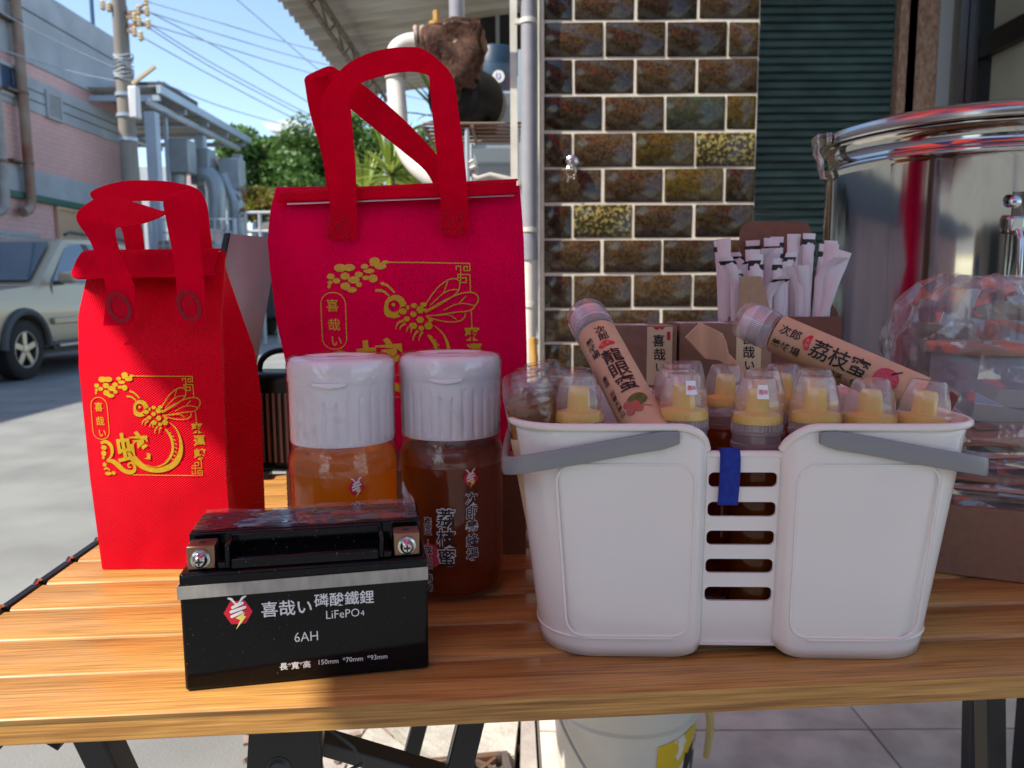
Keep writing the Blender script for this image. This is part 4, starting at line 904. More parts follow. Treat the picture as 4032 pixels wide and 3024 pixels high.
def leg(a, c, wd=.022, m='black_metal', nm='leg'):
    b = B(); b.bar(tl(*a), tl(*c), wd, wd*.9, up=(1, 0, 0)); b.done(nm, m, tb, world=False, bevel=.0015)
Zr = ZT-.04
leg((-.25, N0+.07, Zr), (-.10, N0+.22, .02)); leg((-.25, NB-.07, Zr), (-.10, NB-.19, .02))
leg((.02, N0+.13, Zr), (-.17, N0+.05, .02)); leg((.02, NB-.10, Zr), (-.17, NB-.06, .02))
leg((.435, N0+.135, Zr), (.475, N0+.115, .101), .018); leg((.655, NB-.14, Zr), (.70, NB-.12, .101), .018)
leg((-.24, N0+.12, Zr-.005), (.10, N0+.16, Zr-.16), .016, 'dark_metal', 'brace')
def bracket(s, n):
    b = B(); P = rrect(.05, .16, .008)
    b.prism(P, -.006, .006, lambda x, y, h: tl(s+x+.1*y, n+h, ZT-.105+y)); o = b.done('bracket', 'black_metal', tb, world=False, bevel=.001)
    for k in (0, 1, 2):
        b = B(); b.lathe([(0, .001), (.0055, .001), (.0075, -.001), (.0085, -.001)], 20, tl(s-.003+.1*(.02-.035*k), n-.0075, ZT-.083-.035*k), M=Matrix.Rotation(R(90), 3, 'X')); b.done('bolt_hole', 'dark_metal', o, world=False)
bracket(-.125, N0+.075)
b = B(); b.tube([tl(-.098, N0+.07, ZT-.055), tl(-.097, N0+.07, ZT-.095), tl(-.068, N0+.07, ZT-.083), tl(-.075, N0+.07, ZT-.070), tl(-.092, N0+.07, ZT-.055)], .0014, 6); b.done('wire_clip', 'black_metal', tb, world=False)
b = B(); b.prism([(-.03, .012), (.03, .012), (.02, -.01), (.012, -.004), (-.012, -.004), (-.02, -.012)], -.012, .012, lambda x, y, h: tl(-.275+x, N0+.05+h, ZT-.034+y)); b.done('catch', 'black_plastic', tb, world=False, bevel=.001)
b = B(); b.tube([tl(.475, N0+.085, ZT-.155), tl(.50, N0+.085, ZT-.15)], .010, 12); b.tube([tl(.50, N0+.08, ZT-.145), tl(.505, N0+.08, ZT-.185)], .004, 8); b.done('knob', 'black_metal', tb, world=False)

# ================================================================ red bags
def bag(name, label, keysL, keysR, keysY, depth, z0, z1, fab, ny=34, dents=0.):
    """keys: (t, value) going up the bag; loft of rings front -> side -> back"""
    xc = (keysL[0][1]+keysR[0][1])/2; yc = keysY[0][1]+depth/2
    root = thing(name, label, 'bag', (xc, yc, z0))
    nf = 20
    def front(s, t):
        xl, xr, y = lerpk(keysL, t), lerpk(keysR, t), lerpk(keysY, t)
        wr = noise.noise(Vector((s*3, t*4, z1)))*dents*.6+noise.noise(Vector((s*9+3, t*11, z1)))*dents*.18
        bul = math.sin(math.pi*min(1, max(0, s)))*math.sin(math.pi*min(1, t/.95))*dents*1.3
        return Vector((xl+(xr-xl)*s, y-bul+wr*math.sin(math.pi*min(1, max(0, s)))+(1-s)*0.0, z0+(z1-z0)*t))
    def ring(t):
        xl, xr, y = lerpk(keysL, t), lerpk(keysR, t), lerpk(keysY, t); yt = keysY[-1][1]; y0 = keysY[0][1]
        yb = yt+(y0+depth-yt)*max(0, 1-smooth01((t-.45)/.55)) if t > .45 else y0+depth
        yb = max(yb, y+.002); z = z0+(z1-z0)*t; P = [front(i/nf, t) for i in range(nf+1)]
        g = (yb-y)*(.10+.16*math.sin(math.pi*t))
        P += [Vector((xr-.002-g*.6, y+(yb-y)*.5, z)), Vector((xr-.004, yb, z))]
        P += [Vector((xr-.004+(xl-xr+.008)*i/6, yb+math.sin(math.pi*i/6)*dents, z)) for i in range(1, 7)]
        P += [Vector((xl+.002+g*.6, y+(yb-y)*.5, z))]
        return P
    b = B(); rows = []
    for j in range(ny+1):
        rows.append([b.bm.verts.new(p) for p in ring(j/ny)])
    for A, C in zip(rows, rows[1:]):
        for i in range(len(A)):
            k = (i+1) % len(A); b.bm.faces.new((A[i], A[k], C[k], C[i]))
    b.bm.faces.new(rows[0][::-1])
    b.done('body', fab, root, angle=32)
    return root, front
def strap(root, prs, nm='handle', m='red_strap', sub=5):
    b = B(); b.ribbon(prs, 9); return b.done(nm, m, root, solid=.0012, smooth=False)
def patch(root, strapo, front, s0, s1, t0, t1, kind):
    """stitched end of a strap: dark stitches on the front surface"""
    f = Flat(); cx, cy = (s0+s1)/2, (t0+t1)/2; rx, ry = (s1-s0)/2, (t1-t0)/2
    if kind == 'oval':
        for k in range(36):
            a = 2*math.pi*k/36; f.stroke([(cx+.60*rx*math.cos(a), cy+.62*ry*math.sin(a)), (cx+.86*rx*math.cos(a), cy+.90*ry*math.sin(a))], rx*.07)
        for c in range(-2, 3):
            for q in range(-4, 5): f.stroke([(cx+c*rx*.18, cy+q*ry*.115), (cx+c*rx*.18, cy+q*ry*.115+ry*.06)], rx*.06)
    else:
        for k in range(9):
            q = -1+2*k/8
            for e in (-.82, .82):
                f.stroke([(cx+q*rx*.8, cy+e*ry), (cx+q*rx*.8, cy+e*ry*.86)], rx*.09); f.stroke([(cx+e*rx, cy+q*ry*.8), (cx+e*.84*rx, cy+q*ry*.8)], ry*.09)
        for k in range(7):
            q = -.5+k/6
            for e in (-1, 1): f.stroke([(cx+q*rx, cy+e*q*ry), (cx+(q+.1)*rx, cy+e*(q+.1)*ry)], rx*.07)
    sx = 1
    f.to(lambda x, y, z: front(x, y)+Vector((0, -.0027-z, 0))).done('stitching', 'red_stitch', strapo)
def artwork():
    """gold print: cloud, bee with a snake's tail, plaque and fret border, in units of the traced drawing (y down)"""
    f = Flat()
    E = [(150, 320, 38, 28), (205, 362, 38, 26), (142, 378, 24, 20), (132, 415, 15, 18), (245, 240, 62, 38), (330, 238, 60, 34), (290, 318, 46, 34), (375, 355, 58, 34),
         (290, 412, 48, 36), (352, 448, 50, 26), (425, 398, 30, 24), (425, 305, 40, 28), (482, 228, 36, 24), (525, 272, 52, 22), (562, 342, 44, 38), (492, 336, 34, 20),
         (578, 178, 50, 36), (632, 226, 58, 32), (680, 188, 34, 16), (560, 210, 26, 16)]
    for e in E: f.ell(*e)
    f.stroke([(700, 190), (1100, 196), (1480, 205), (1480, 272), (1424, 272), (1424, 234), (1455, 234), (1455, 254)], 10)
    f.stroke([(1352, 265), (1352, 230), (1392, 230), (1392, 385), (1445, 385), (1445, 342), (1395, 342)], 10)
    f.stroke([(1484, 480), (1480, 310), (1366, 310), (1366, 338), (1395, 338)], 10)
    f.stroke([(1490, 660), (1492, 790)], 9)
    f.stroke([(560, 1488), (1000, 1494), (1524, 1500), (1524, 1436), (1468, 1436), (1468, 1475), (1497, 1475), (1497, 1456)], 10)
    f.stroke([(1395, 1440), (1395, 1475), (1437, 1475), (1437, 1330), (1482, 1330), (1482, 1370), (1400, 1370)], 10)
    f.stroke([(1518, 1280), (1522, 1405), (1395, 1405), (1395, 1380)], 10)
    f.stroke([(1055, 590), (1165, 440), (1262, 368), (1330, 346), (1380, 372), (1380, 430), (1352, 485), (1270, 545), (1080, 655)], 11, sm=3)
    f.stroke([(1080, 640), (1250, 545), (1390, 490), (1490, 478), (1548, 505), (1556, 560), (1520, 615), (1470, 655), (1330, 668), (1200, 688), (1055, 702)], 11, sm=3)
    f.stroke([(1060, 708), (1180, 745), (1290, 760), (1380, 750), (1425, 715), (1432, 680)], 11, sm=3)
    f.stroke([(1225, 648), (1320, 600), (1420, 582), (1520, 608)], 9, sm=3); f.stroke([(1100, 600), (1220, 490), (1300, 455), (1365, 452)], 9, sm=3)
    f.stroke([(1375, 580), (1440, 515)], 9); f.stroke([(1150, 700), (1270, 690), (1345, 735)], 9, sm=3); f.stroke([(1230, 480), (1270, 375)], 8)
    f.stroke([(632, 385), (700, 412), (765, 478)], [26, 24, 16], sm=4); f.stroke([(580, 455), (650, 460), (712, 508)], [26, 24, 16], sm=4)
    eye = [(755+57*math.cos(a), 605+57*math.sin(a)) for a in [2*math.pi*i/20 for i in range(20)]]
    f.poly([(658, 625), (672, 560), (705, 520), (750, 500), (800, 500), (845, 525), (876, 580), (858, 605), (815, 615), (806, 650), (790, 680), (815, 705), (745, 722), (685, 706), (660, 680)], [eye])
    f.ell(750, 592, 17); f.ell(838, 655, 36, 30)
    for c in ((945, 600, 33, 25), (1005, 640, 40, 38), (935, 682, 34, 30), (872, 728, 32, 28), (1000, 737, 38, 34), (930, 795, 42, 34), (1078, 795, 42, 40), (1035, 592, 34, 24),
              (1008, 818, 30, 26), (885, 618, 18, 24), (1098, 738, 26, 24), (1058, 648, 22, 22)): f.ell(*c, n=6)
    for L in ([(840, 742), (785, 768), (760, 825)], [(858, 770), (815, 798), (800, 832)], [(885, 802), (862, 852)], [(915, 822), (905, 862)], [(975, 842), (938, 885), (922, 940)], [(1020, 850), (992, 895), (980, 940)]):
        f.stroke(L, [26, 16, 5][:len(L)] if len(L) == 3 else [18, 6], sm=3)
    f.stroke([(1135, 795), (1225, 890), (1268, 1040), (1252, 1200), (1175, 1325), (1050, 1400), (900, 1428), (760, 1398), (665, 1335), (585, 1255)], [5, 18, 36, 60, 76, 74, 58, 70, 84, 96], sm=5)
    f.stroke([(1070, 885), (1132, 975), (1155, 1085), (1138, 1195), (1068, 1300), (985, 1358), (870, 1384), (770, 1352)], [18, 34, 36, 36, 30, 18, 9, 7], sm=5)
    for i in range(9):
        t = i/8; a = R(-52+t*92); cx, cy = 930+265*math.cos(a), 1110+265*math.sin(a)
        f.stroke([(cx-18, cy-16), (cx+4, cy-4), (cx+20, cy+12)], [4, 14, 4])
    f.text('蛇', 600, 1125, -430, bold=.020, rot=R(-5), sx=-1.12)
    f.stroke([(150, 1068), (225, 1050), (292, 1095), (308, 1165), (285, 1240), (225, 1295)], [40, 44, 50, 46, 30, 12], sm=4)
    f.ell(188, 1128, 42, 32); f.ell(180, 1205, 38, 38); f.ell(168, 1262, 22, 20)
    f.stroke([(215, 1302), (300, 1308), (375, 1362), (440, 1425), (525, 1455), (592, 1430), (602, 1370), (562, 1328), (518, 1345), (520, 1382), (552, 1388)], [30, 60, 70, 60, 58, 46, 34, 26, 22, 20, 14], sm=4)
    f.ell(178, 1352, 30, 28); f.stroke([(165, 1420), (205, 1398), (250, 1428)], [20, 28, 14], sm=3); f.ell(222, 1470, 48, 24); f.ell(300, 1462, 30, 26)
    f.stroke(rrect(240, 545, 110, 6, 165, 745), 9, closed=True)
    for ch, x, y, s in (('喜', 158, 595, 125), ('哉', 165, 780, 125), ('い', 182, 935, 120)): f.text(ch, x, y, -s, bold=.012, sx=-1)
    for ch, x, y in (('來', 1492, 872), ('運', 1512, 1042), ('轉', 1508, 1222)): f.text(ch, x, y, -152, bold=.03, sx=-1)
    return f
# --- small bag, half in the sun
kl = [(0, -.3654), (.25, -.3665), (.67, -.3690), (.86, -.3780), (1, -.3845)]; kr = [(0, -.2491), (.3, -.2485), (.67, -.2465), (.86, -.2545), (1, -.2620)]
ky = [(0, .659), (.3, .653), (.66, .652), (.80, .668), (1, .716)]
sb, fr = bag('red_bag', 'small red gift bag half in sun at the left end of the table', kl, kr, ky, .105, ZT+.0005, ZT+.281, 'red_fabric', dents=.005)
b = B(); b.ribbon([(fr(-.02, 1.0)+Vector((0, .004, .002)), fr(1.0, 1.0)+Vector((-.004, .004, .002))), (fr(-.03, .985)+Vector((-.002, -.006, .003)), fr(1.0, .99)+Vector((-.004, -.006, .003))),
                   (fr(-.05, .93)+Vector((-.003, -.009, 0)), fr(.985, .93)+Vector((-.004, -.009, 0))), ((-0.3769, 0.676, 1.0367), (-0.2514, 0.676, 1.0384))]); b.done('flap', 'red_strap', sb, solid=.0015)
Y = .6495
h = strap(sb, [((-0.3423, 0.6465, 0.9971), (-0.3176, 0.6465, 0.9969)), ((-0.337, 0.6455, 1.0254), (-0.3135, 0.6455, 1.0259)), ((-0.3457, 0.655, 1.0424), (-0.3224, 0.655, 1.041)), ((-0.3568, 0.662, 1.0682), (-0.3326, 0.662, 1.0602)), ((-0.3657, 0.66, 1.0862), (-0.3336, 0.66, 1.0776)),
               ((-0.3629, 0.668, 1.0975), (-0.3247, 0.664, 1.0798)), ((-0.3546, 0.69, 1.1085), (-0.3174, 0.674, 1.0833)), ((-0.3331, 0.7, 1.103), (-0.3081, 0.684, 1.0889)), ((-0.3093, 0.7, 1.0959), (-0.3054, 0.692, 1.0929)),
               ((-0.2939, 0.676, 1.0958), (-0.2949, 0.69, 1.1008)), ((-0.2882, 0.668, 1.1034), (-0.2844, 0.69, 1.109)), ((-0.2919, 0.664, 1.1055), (-0.2767, 0.69, 1.1146)), ((-0.2901, 0.656, 1.0983), (-0.2734, 0.684, 1.1074)),
               ((-0.2924, 0.664, 1.0866), (-0.2682, 0.672, 1.0893)), ((-0.2867, 0.66, 1.0566), (-0.2636, 0.662, 1.0566)), ((-0.2786, 0.6455, 1.025), (-0.2553, 0.6455, 1.0266)), ((-0.283, 0.6465, 0.9976), (-0.2581, 0.6465, 0.9974))])
patch(sb, h, lambda x, y: Vector((fr(x, y).x, .6460, fr(x, y).z)), .308, .497, .772, .880, 'oval'); patch(sb, h, lambda x, y: Vector((fr(x, y).x, .6460, fr(x, y).z)), .782, .972, .775, .885, 'oval')
strap(sb, [((-0.359, 0.728, 1.0578), (-0.3419, 0.728, 1.0589)), ((-0.366, 0.735, 1.0841), (-0.3473, 0.735, 1.0863)), ((-0.3838, 0.745, 1.1015), (-0.3567, 0.738, 1.096)), ((-0.4059, 0.76, 1.1195), (-0.3713, 0.745, 1.1085)), ((-0.3799, 0.765, 1.1306), (-0.3688, 0.75, 1.111)), ((-0.3478, 0.765, 1.1318), (-0.3397, 0.75, 1.1113)),
           ((-0.3212, 0.76, 1.1286), (-0.322, 0.748, 1.1095)), ((-0.2964, 0.745, 1.121), (-0.3064, 0.742, 1.105)), ((-0.2851, 0.735, 1.1069), (-0.2986, 0.738, 1.0992)), ((-0.2811, 0.73, 1.0832), (-0.2943, 0.732, 1.0822)), ((-0.2783, 0.728, 1.0585), (-0.2911, 0.728, 1.0586))])
ART = .1005/1530
def art_on(root, front, cx, cz, k, wpx):
    """centre the drawing (centre 800, 820) at fraction s=cx of the front, height cz"""
    pass
def put_art(root, front, xa, xb, za, zb, z0, z1, xmid, keysL, keysR, off):
    f = artwork()
    def g(x, y, z):
        wx = xa+(xb-xa)*(x-45)/(1585-45); wz = za+(zb-za)*(y-140)/(1505-140)
        t = (wz-z0)/(z1-z0); l, r = lerpk(keysL, t), lerpk(keysR, t)
        p = front((wx-l)/(r-l), t); return Vector((wx, p.y-off-z*1.2, wz))
    f.to(g, 70, 70).done('gold_print', 'gold_print', root, smooth=False)
pa, pb_ = (-0.36, 0.652, 0.958), (-0.2641, 0.652, 0.8672)
put_art(sb, fr, pa[0], pb_[0], pa[2], pb_[2], ZT+.0005, ZT+.281, 0, kl, kr, .0004)
# welded corner seam at the lower right side
f = Flat()
for i in range(9):
    for q in range(3): f.stroke([(.012+.0088*i, .004+.0085*i*.62+.008*q), (.0145+.0088*i, .0065+.0085*i*.62+.008*q)], .0012)
f.to(lambda x, y, z: (-.2487-z-.0002+.0, .668+x, ZT+.004+y*.9)).done('weld_seam', 'red_stitch', sb)
# --- big bag, standing on the low carton
Z0, Z1 = .8615, 1.128
kl2 = [(0, -.2070), (.06, -.2140), (.5, -.2345), (.80, -.2405), (.95, -.2365), (1, -.2340)]; kr2 = [(0, .0160), (.4, .0150), (.8, .0125), (1, .0090)]
ky2 = [(0, .776), (.3, .770), (.7, .768), (.9, .774), (1, .786)]
bb, fr2 = bag('red_bag', 'large crimson gift bag standing behind the honey jars, handles against the sky', kl2, kr2, ky2, .10, Z0, Z1, 'red_fabric_deep', dents=.007)
b = B(); b.ribbon([((-0.2292, 0.786, 1.1241), (0.0073, 0.786, 1.1336)), ((-0.2262, 0.772, 1.1204), (0.0057, 0.772, 1.1307)), ((-0.2282, 0.766, 1.111), (0.0056, 0.766, 1.1173))]); fl = b.done('flap', 'red_strap', bb, solid=.0016)
b = B(); b.ribbon([((-0.2189, 0.768, 1.1102), (0.0036, 0.768, 1.1171)), ((-0.2186, 0.7675, 1.1086), (0.0036, 0.7675, 1.1156))]); b.done('lining_edge', 'silver_foil', fl)
h = strap(bb, [((-0.1789, 0.7625, 1.0746), (-0.1509, 0.7625, 1.0744)), ((-0.1753, 0.76, 1.0982), (-0.1492, 0.76, 1.0987)), ((-0.1753, 0.757, 1.1183), (-0.1485, 0.757, 1.1181)), ((-0.178, 0.76, 1.1473), (-0.1494, 0.76, 1.1471)), ((-0.1819, 0.766, 1.1864), (-0.1526, 0.766, 1.1862)),
               ((-0.1828, 0.768, 1.2029), (-0.1537, 0.768, 1.2091)), ((-0.1746, 0.776, 1.2242), (-0.1493, 0.772, 1.2206)), ((-0.1584, 0.784, 1.2447), (-0.1404, 0.778, 1.2273)), ((-0.1318, 0.79, 1.2582), (-0.1165, 0.784, 1.2354)), ((-0.1018, 0.79, 1.2618), (-0.0985, 0.784, 1.2372)), ((-0.0834, 0.786, 1.2579), (-0.0864, 0.782, 1.2352)),
               ((-0.0659, 0.776, 1.2424), (-0.0787, 0.774, 1.2302)), ((-0.0543, 0.768, 1.2256), (-0.0773, 0.768, 1.2215)), ((-0.05, 0.764, 1.197), (-0.0754, 0.764, 1.1971)), ((-0.0458, 0.76, 1.1655), (-0.0721, 0.76, 1.1656)), ((-0.0418, 0.756, 1.1221), (-0.0684, 0.756, 1.1223)), ((-0.0414, 0.76, 1.0962), (-0.0682, 0.76, 1.0963)), ((-0.0418, 0.7625, 1.0779), (-0.0685, 0.7625, 1.0781))])
patch(bb, h, lambda x, y: Vector((fr2(x, y).x, .7617, fr2(x, y).z)), .232, .335, .797, .888, 'square'); patch(bb, h, lambda x, y: Vector((fr2(x, y).x, .7617, fr2(x, y).z)), .678, .776, .812, .902, 'square')
strap(bb, [((-0.1864, 0.8, 1.121), (-0.1606, 0.8, 1.1209)), ((-0.1917, 0.806, 1.1598), (-0.1658, 0.806, 1.1596)), ((-0.204, 0.812, 1.2036), (-0.1811, 0.812, 1.206)), ((-0.2089, 0.816, 1.2308), (-0.1847, 0.816, 1.2344)), ((-0.2093, 0.818, 1.2406), (-0.1851, 0.812, 1.2408)), ((-0.2002, 0.822, 1.2476), (-0.1826, 0.812, 1.2383)), ((-0.1848, 0.824, 1.2535), (-0.1855, 0.812, 1.2284)), ((-0.1729, 0.822, 1.2472), (-0.1742, 0.812, 1.2197)),
           ((-0.1525, 0.82, 1.2353), (-0.1644, 0.812, 1.2102)), ((-0.1208, 0.816, 1.2091), (-0.1363, 0.812, 1.1869)), ((-0.0961, 0.812, 1.1854), (-0.1096, 0.812, 1.1653)), ((-0.075, 0.81, 1.1615), (-0.0865, 0.812, 1.1449)), ((-0.0575, 0.806, 1.1337), (-0.0735, 0.808, 1.1188))])
pa, pb_ = (-0.1881, 0.77, 1.0573), (-0.0299, 0.77, 0.9169)
put_art(bb, fr2, pa[0], pb_[0], pa[2], pa[2]-(pb_[0]-pa[0])*1365/1540, Z0, Z1, 0, kl2, kr2, .0006)
f = Flat()
for i in range(60): f.stroke([(i/60, 0), (i/60+.006, .0)], .004)
f.to(lambda x, y, z: Vector((-0.2235, 0.7695, 1.1181)).lerp(Vector((0.0046, 0.7695, 1.128)), x)+Vector((0, -.0012-z, y*.3))).done('stitching', 'red_stitch', bb)

# ================================================================ low carton under the big bag
ct = thing('cardboard_carton', 'low brown cardboard carton under the large crimson bag, behind the honey jars', 'carton', (-.098, .777, ZT))
def carton(root, x0, x1, y0, y1, z0, z1, m, t=.003, top=True, nm='wall'):
    B().box(((x0+x1)/2, y0+t/2, (z0+z1)/2), (x1-x0, t, z1-z0)).done(nm, m, root)
    B().box(((x0+x1)/2, y1-t/2, (z0+z1)/2), (x1-x0, t, z1-z0)).done(nm, m, root)
    for x in (x0+t/2, x1-t/2): B().box((x, (y0+y1)/2, (z0+z1)/2), (t, y1-y0-2*t-.0004, z1-z0-.0004)).done(nm, m, root)
    B().box(((x0+x1)/2, (y0+y1)/2, z0+t/2+.0002), (x1-x0-2*t-.001, y1-y0-2*t-.001, t)).done('bottom', m, root)
    if top: B().box(((x0+x1)/2, (y0+y1)/2, z1+t/2+.0002), (x1-x0, y1-y0, t)).done('lid', m, root)
carton(ct, -.208, .012, .692, .880, ZT+.0003, ZT+.077, 'kraft')
for s, px in ((-1, -.2085),):
    f = Flat()
    for k in range(14): f.stroke([(0, .004+.005*k), (.003, .0065+.005*k)], .0012)
    f.to(lambda x, y, z: (-.2082+x, .6917-z, ZT+y)).done('fluting', 'kraft_dark', ct)

# ================================================================ honey jars
def jar(label, x, y, hm, full):
    t = thing('honey_jar', label, 'jar', (x, y, ZT+.0005), group='honey jars with white ribbed caps')
    b = B(); b.lathe([(0, 0), (.036, 0), (.0405, .003), (.042, .008), (.042, .112), (.0415, .118), (.0385, .124), (.036, .127), (.036, .134)], 56)
    g = b.done('glass', 'clear_glass', t, world=False, recalc=True)
    b = B(); b.lathe([(0, .004), (.034, .004), (.0385, .007), (.0402, .012), (.0402, .1120), (.0396, .1175), (.0366, .1225), (.034, .1240), (0, .1240)], 56); b.done('honey', hm, t, world=False)
    def ribs(a, z):
        if not .131 < z < .172: return 1
        k = (a*28/(2*math.pi)) % 1; d = (a+math.pi/2+math.pi) % (2*math.pi)-math.pi
        if abs(d) < .34 and z > .1765-.0175*math.cos(d/.34*math.pi/2): return 1
        amp = .046*smooth01((z-.131)/.002)*smooth01((.172-z)/.012)
        return 1-amp*math.exp(-((k-.5)/.15)**2)
    b = B(); zs = [.1295, .131]+[.131+.0025*i for i in range(1, 18)]+[.1755, .1765]
    prof = [(.0365, .1295), (.0395, .1295)]+[(.0398, z) for z in zs[1:-2]]+[(.0400, .1755), (.0405, .1765), (.0405, .186), (.0398, .1905), (.0370, .1935), (.030, .1945), (.028, .1935), (0, .1935)]
    b.lathe(prof, 336, fn=ribs); cp = b.done('cap', 'white_cap', t, world=False)
    # spout lip: a shallow U under the rim
    b = B(); f = Flat(); f.poly([(-.0135, .0012), (.0135, .0012), (.0115, -.0012), (0, -.0030), (-.0115, -.0012)])
    f.to(lambda u, v, z: (.0413*math.sin(u/.0413), -.0413*math.cos(u/.0413)-z, .1765+v), .004, .006).done('spout_lip', 'white_cap', cp, world=False, solid=.0016)
    f = Flat(); f.ell(0, 0, .026, .026, n=32); f.to(lambda x, y, z: (x, y, .1940+z)).done('lid_sticker', 'paper_white', cp, world=False)
    f = Flat()
    for k in range(5): f.stroke([(-.010, .004-.0025*k), (.010-.004*(k % 2), .004-.0025*k)], .0010)
    f.to(lambda x, y, z: (x, y, .1944+z)).done('lid_print', 'ink_grey', cp, world=False)
    # shrink film round the cap and shoulder
    b = B(); b.lathe([(.0428, .108), (.0426, .116), (.0398, .1235), (.0402, .129), (.0408, .134), (.0410, .170), (.0414, .178), (.0414, .188), (.0402, .193), (.036, .1957), (.028, .1962)], 96,
                     fn=lambda a, z: 1+(.0025 if z < .130 else .0006)*noise.noise(Vector((math.cos(a)*6, math.sin(a)*6, z*160)))+.0015)
    b.done('shrink_film', 'shrink_film', t, world=False)
    # printed film label, wrapped on the glass facing front
    def wrap(dx, r=.0426):
        return lambda u, v, z: (r*math.sin((u+dx)/r)+z*0, -(r+z)*math.cos((u+dx)/r), v)
    return t, wrap(0)
def bee(s=1., cx=0, cy=0):
    """hexagon emblem: red hexagon, pale antennae and stripes, yellow bolt"""
    hexa = Flat().poly([(cx+s*.5*math.cos(a), cy+s*.5*math.sin(a)) for a in [R(60*i) for i in range(6)]])
    wh = Flat(); wh.k = 4
    wh.stroke([(cx-.34*s, cy+.56*s), (cx-.22*s, cy+.52*s), (cx-.10*s, cy+.36*s), (cx-.02*s, cy+.28*s)], [.05*s, .09*s, .06*s, .14*s], sm=3)
    wh.stroke([(cx+.30*s, cy+.60*s), (cx+.18*s, cy+.54*s), (cx+.08*s, cy+.40*s), (cx+.02*s, cy+.28*s)], [.05*s, .09*s, .06*s, .14*s], sm=3)
    for y, x0, x1 in ((.24, -.18, .16), (.08, -.24, .24), (-.10, -.22, .12)):
        a, c = (cx+x0*s, cy+(y-.04)*s), (cx+x1*s, cy+(y+.10)*s); wh.stroke([a, c], .11*s); wh.ell(*a, .055*s, n=10); wh.ell(*c, .055*s, n=10)
    go = Flat(); go.k = 8
    go.poly([(cx-.10*s, cy-.20*s), (cx+.24*s, cy+.0*s), (cx+.18*s, cy-.14*s), (cx+.28*s, cy-.16*s), (cx-.10*s, cy-.64*s), (cx+.06*s, cy-.28*s)])
    return hexa, wh, go
jr, wrR = jar('right honey jar, honey coloured dark brown as in shade, vertical black and white lettering', -.0500, .6185, 'honey_shaded', True)
jl, wrL = jar('left honey jar, honey coloured bright orange as if sunlit, standing behind the black battery', -.1325, .5935, 'honey_lit', True)
def jar_print(t, wrap, rows):
    for nm, mt, fl_ in rows: fl_.to(wrap, .0035, .02).done(nm, mt, t, world=False)
def lettered(txts):
    """black characters with a white outline: white heavy layer under, black on top"""
    wh, bl = Flat(), Flat(); bl.k = 9; wh.k = 2
    for s, x, y, sz in txts:
        for i, ch in enumerate(s):
            wh.text(ch, x, y-i*sz*1.06, sz, bold=.055); bl.text(ch, x, y-i*sz*1.06, sz, bold=.008)
    for v in bl.bm.verts: v.co.z = .00022+v.co.z*.3
    for v in wh.bm.verts: v.co.z *= .3
    return wh, bl
for t, wr, px in ((jr, wrR, .0185), (jl, wrL, .0180)):
    A, W_, G = bee(.0125, px, .1000)
    for v in W_.bm.verts: v.co.z += .0002
    for v in G.bm.verts: v.co.z += .0003
    wh, bl = lettered([('次郎養蜂場', px+.0005, .0840, .0105), ('荔枝蜜', -.0015, .0700, .0150)])
    wh2, bl2 = lettered([('產區:旗山得勝寮', -.0165, .0665, .0072)])
    ly = Flat(); ly.ell(-.0155, .0390, .0098, .0098); ly.stroke([(-.010, .0480), (-.0085, .053)], .0012)
    jar_print(t, wr, [('emblem', 'ink_red', A), ('emblem_stripes', 'ink_white', W_), ('emblem_bolt', 'ink_gold', G), ('lychee_picture', 'lychee', ly), ('lettering_outline', 'ink_white', wh), ('lettering', 'ink_black', bl), ('lettering_outline', 'ink_white', wh2), ('lettering', 'ink_black', bl2)])
# ================================================================ battery (150 x 70 x 93 mm)
bat = thing('battery', 'black lithium battery with grey tape band standing on the sunlit table edge', 'battery', (-0.2024, 0.4471, 0.7803), math.atan2(.0276, .146))
B().box((.075, .035, .0375), (.150, .070, .075)).done('case', 'black_gloss', bat, world=False, bevel=.0022, segs=3)
def bbx(c, s, nm, m='black_gloss', bv=.0012): return B().box(c, s).done(nm, m, bat, world=False, bevel=bv)
lid = bbx((.075, .046, .0842), (.146, .044, .0180), 'lid')
bbx((.075, .014, .0775), (.106, .022, .0048), 'step')
bbx((.0285, .0125, .0835), (.0030, .0225, .0150), 'rib'); bbx((.1215, .0125, .0835), (.0030, .0225, .0150), 'rib')
bbx((.075, .0222, .0855), (.094, .0035, .0140), 'ledge'); bbx((.075, .0035, .0785), (.090, .0030, .0075), 'rib')
for x in (.0125, .1375):
    tm = B().box((x, .0125, .0828), (.0165, .0150, .0150)).done('terminal', 'copper_dull', bat, world=False, bevel=.0008)
    b = B(); b.lathe([(0, .0062), (.0026, .0060), (.0040, .0045), (.0044, .002), (.0058, .0015), (.0064, 0), (.0064, -.001)], 28, (x, .0048, .0822), M=Matrix.Rotation(R(90), 3, 'X')); sc_ = b.done('screw', 'steel', tm, world=False)
    b = B(); b.box((x, -.0016, .0822), (.0042, .0008, .0009)); b.box((x, -.00165, .0822), (.0009, .0008, .0042)); b.done('slot', 'black_metal', sc_, world=False)
    b = B(); b.lathe([(0, 0), (.0024, 0)], 18, (x, .0125, .09037)); b.done('hole', 'black_metal', tm, world=False)
f = Flat(); f.poly([(-.0003, .0595), (.1503, .0605), (.1503, .0690), (-.0003, .0675)]); f.to(lambda x, y, z: (x, -.0007, y), .01).done('tape', 'tape', bat, world=False, smooth=False, solid=.0006)
f = Flat(); f.poly([(-.0006, .0593), (.069, .061), (.069, .069), (-.0006, .0675)]); f.to(lambda x, y, z: (-.0008, x, y)).done('tape', 'tape', bat, world=False, smooth=False, solid=.0006)
FP = lambda u, v, z: (u, -.00035-z*1.2, v)
A, W_, G = bee(.0170, .0335, .0485)
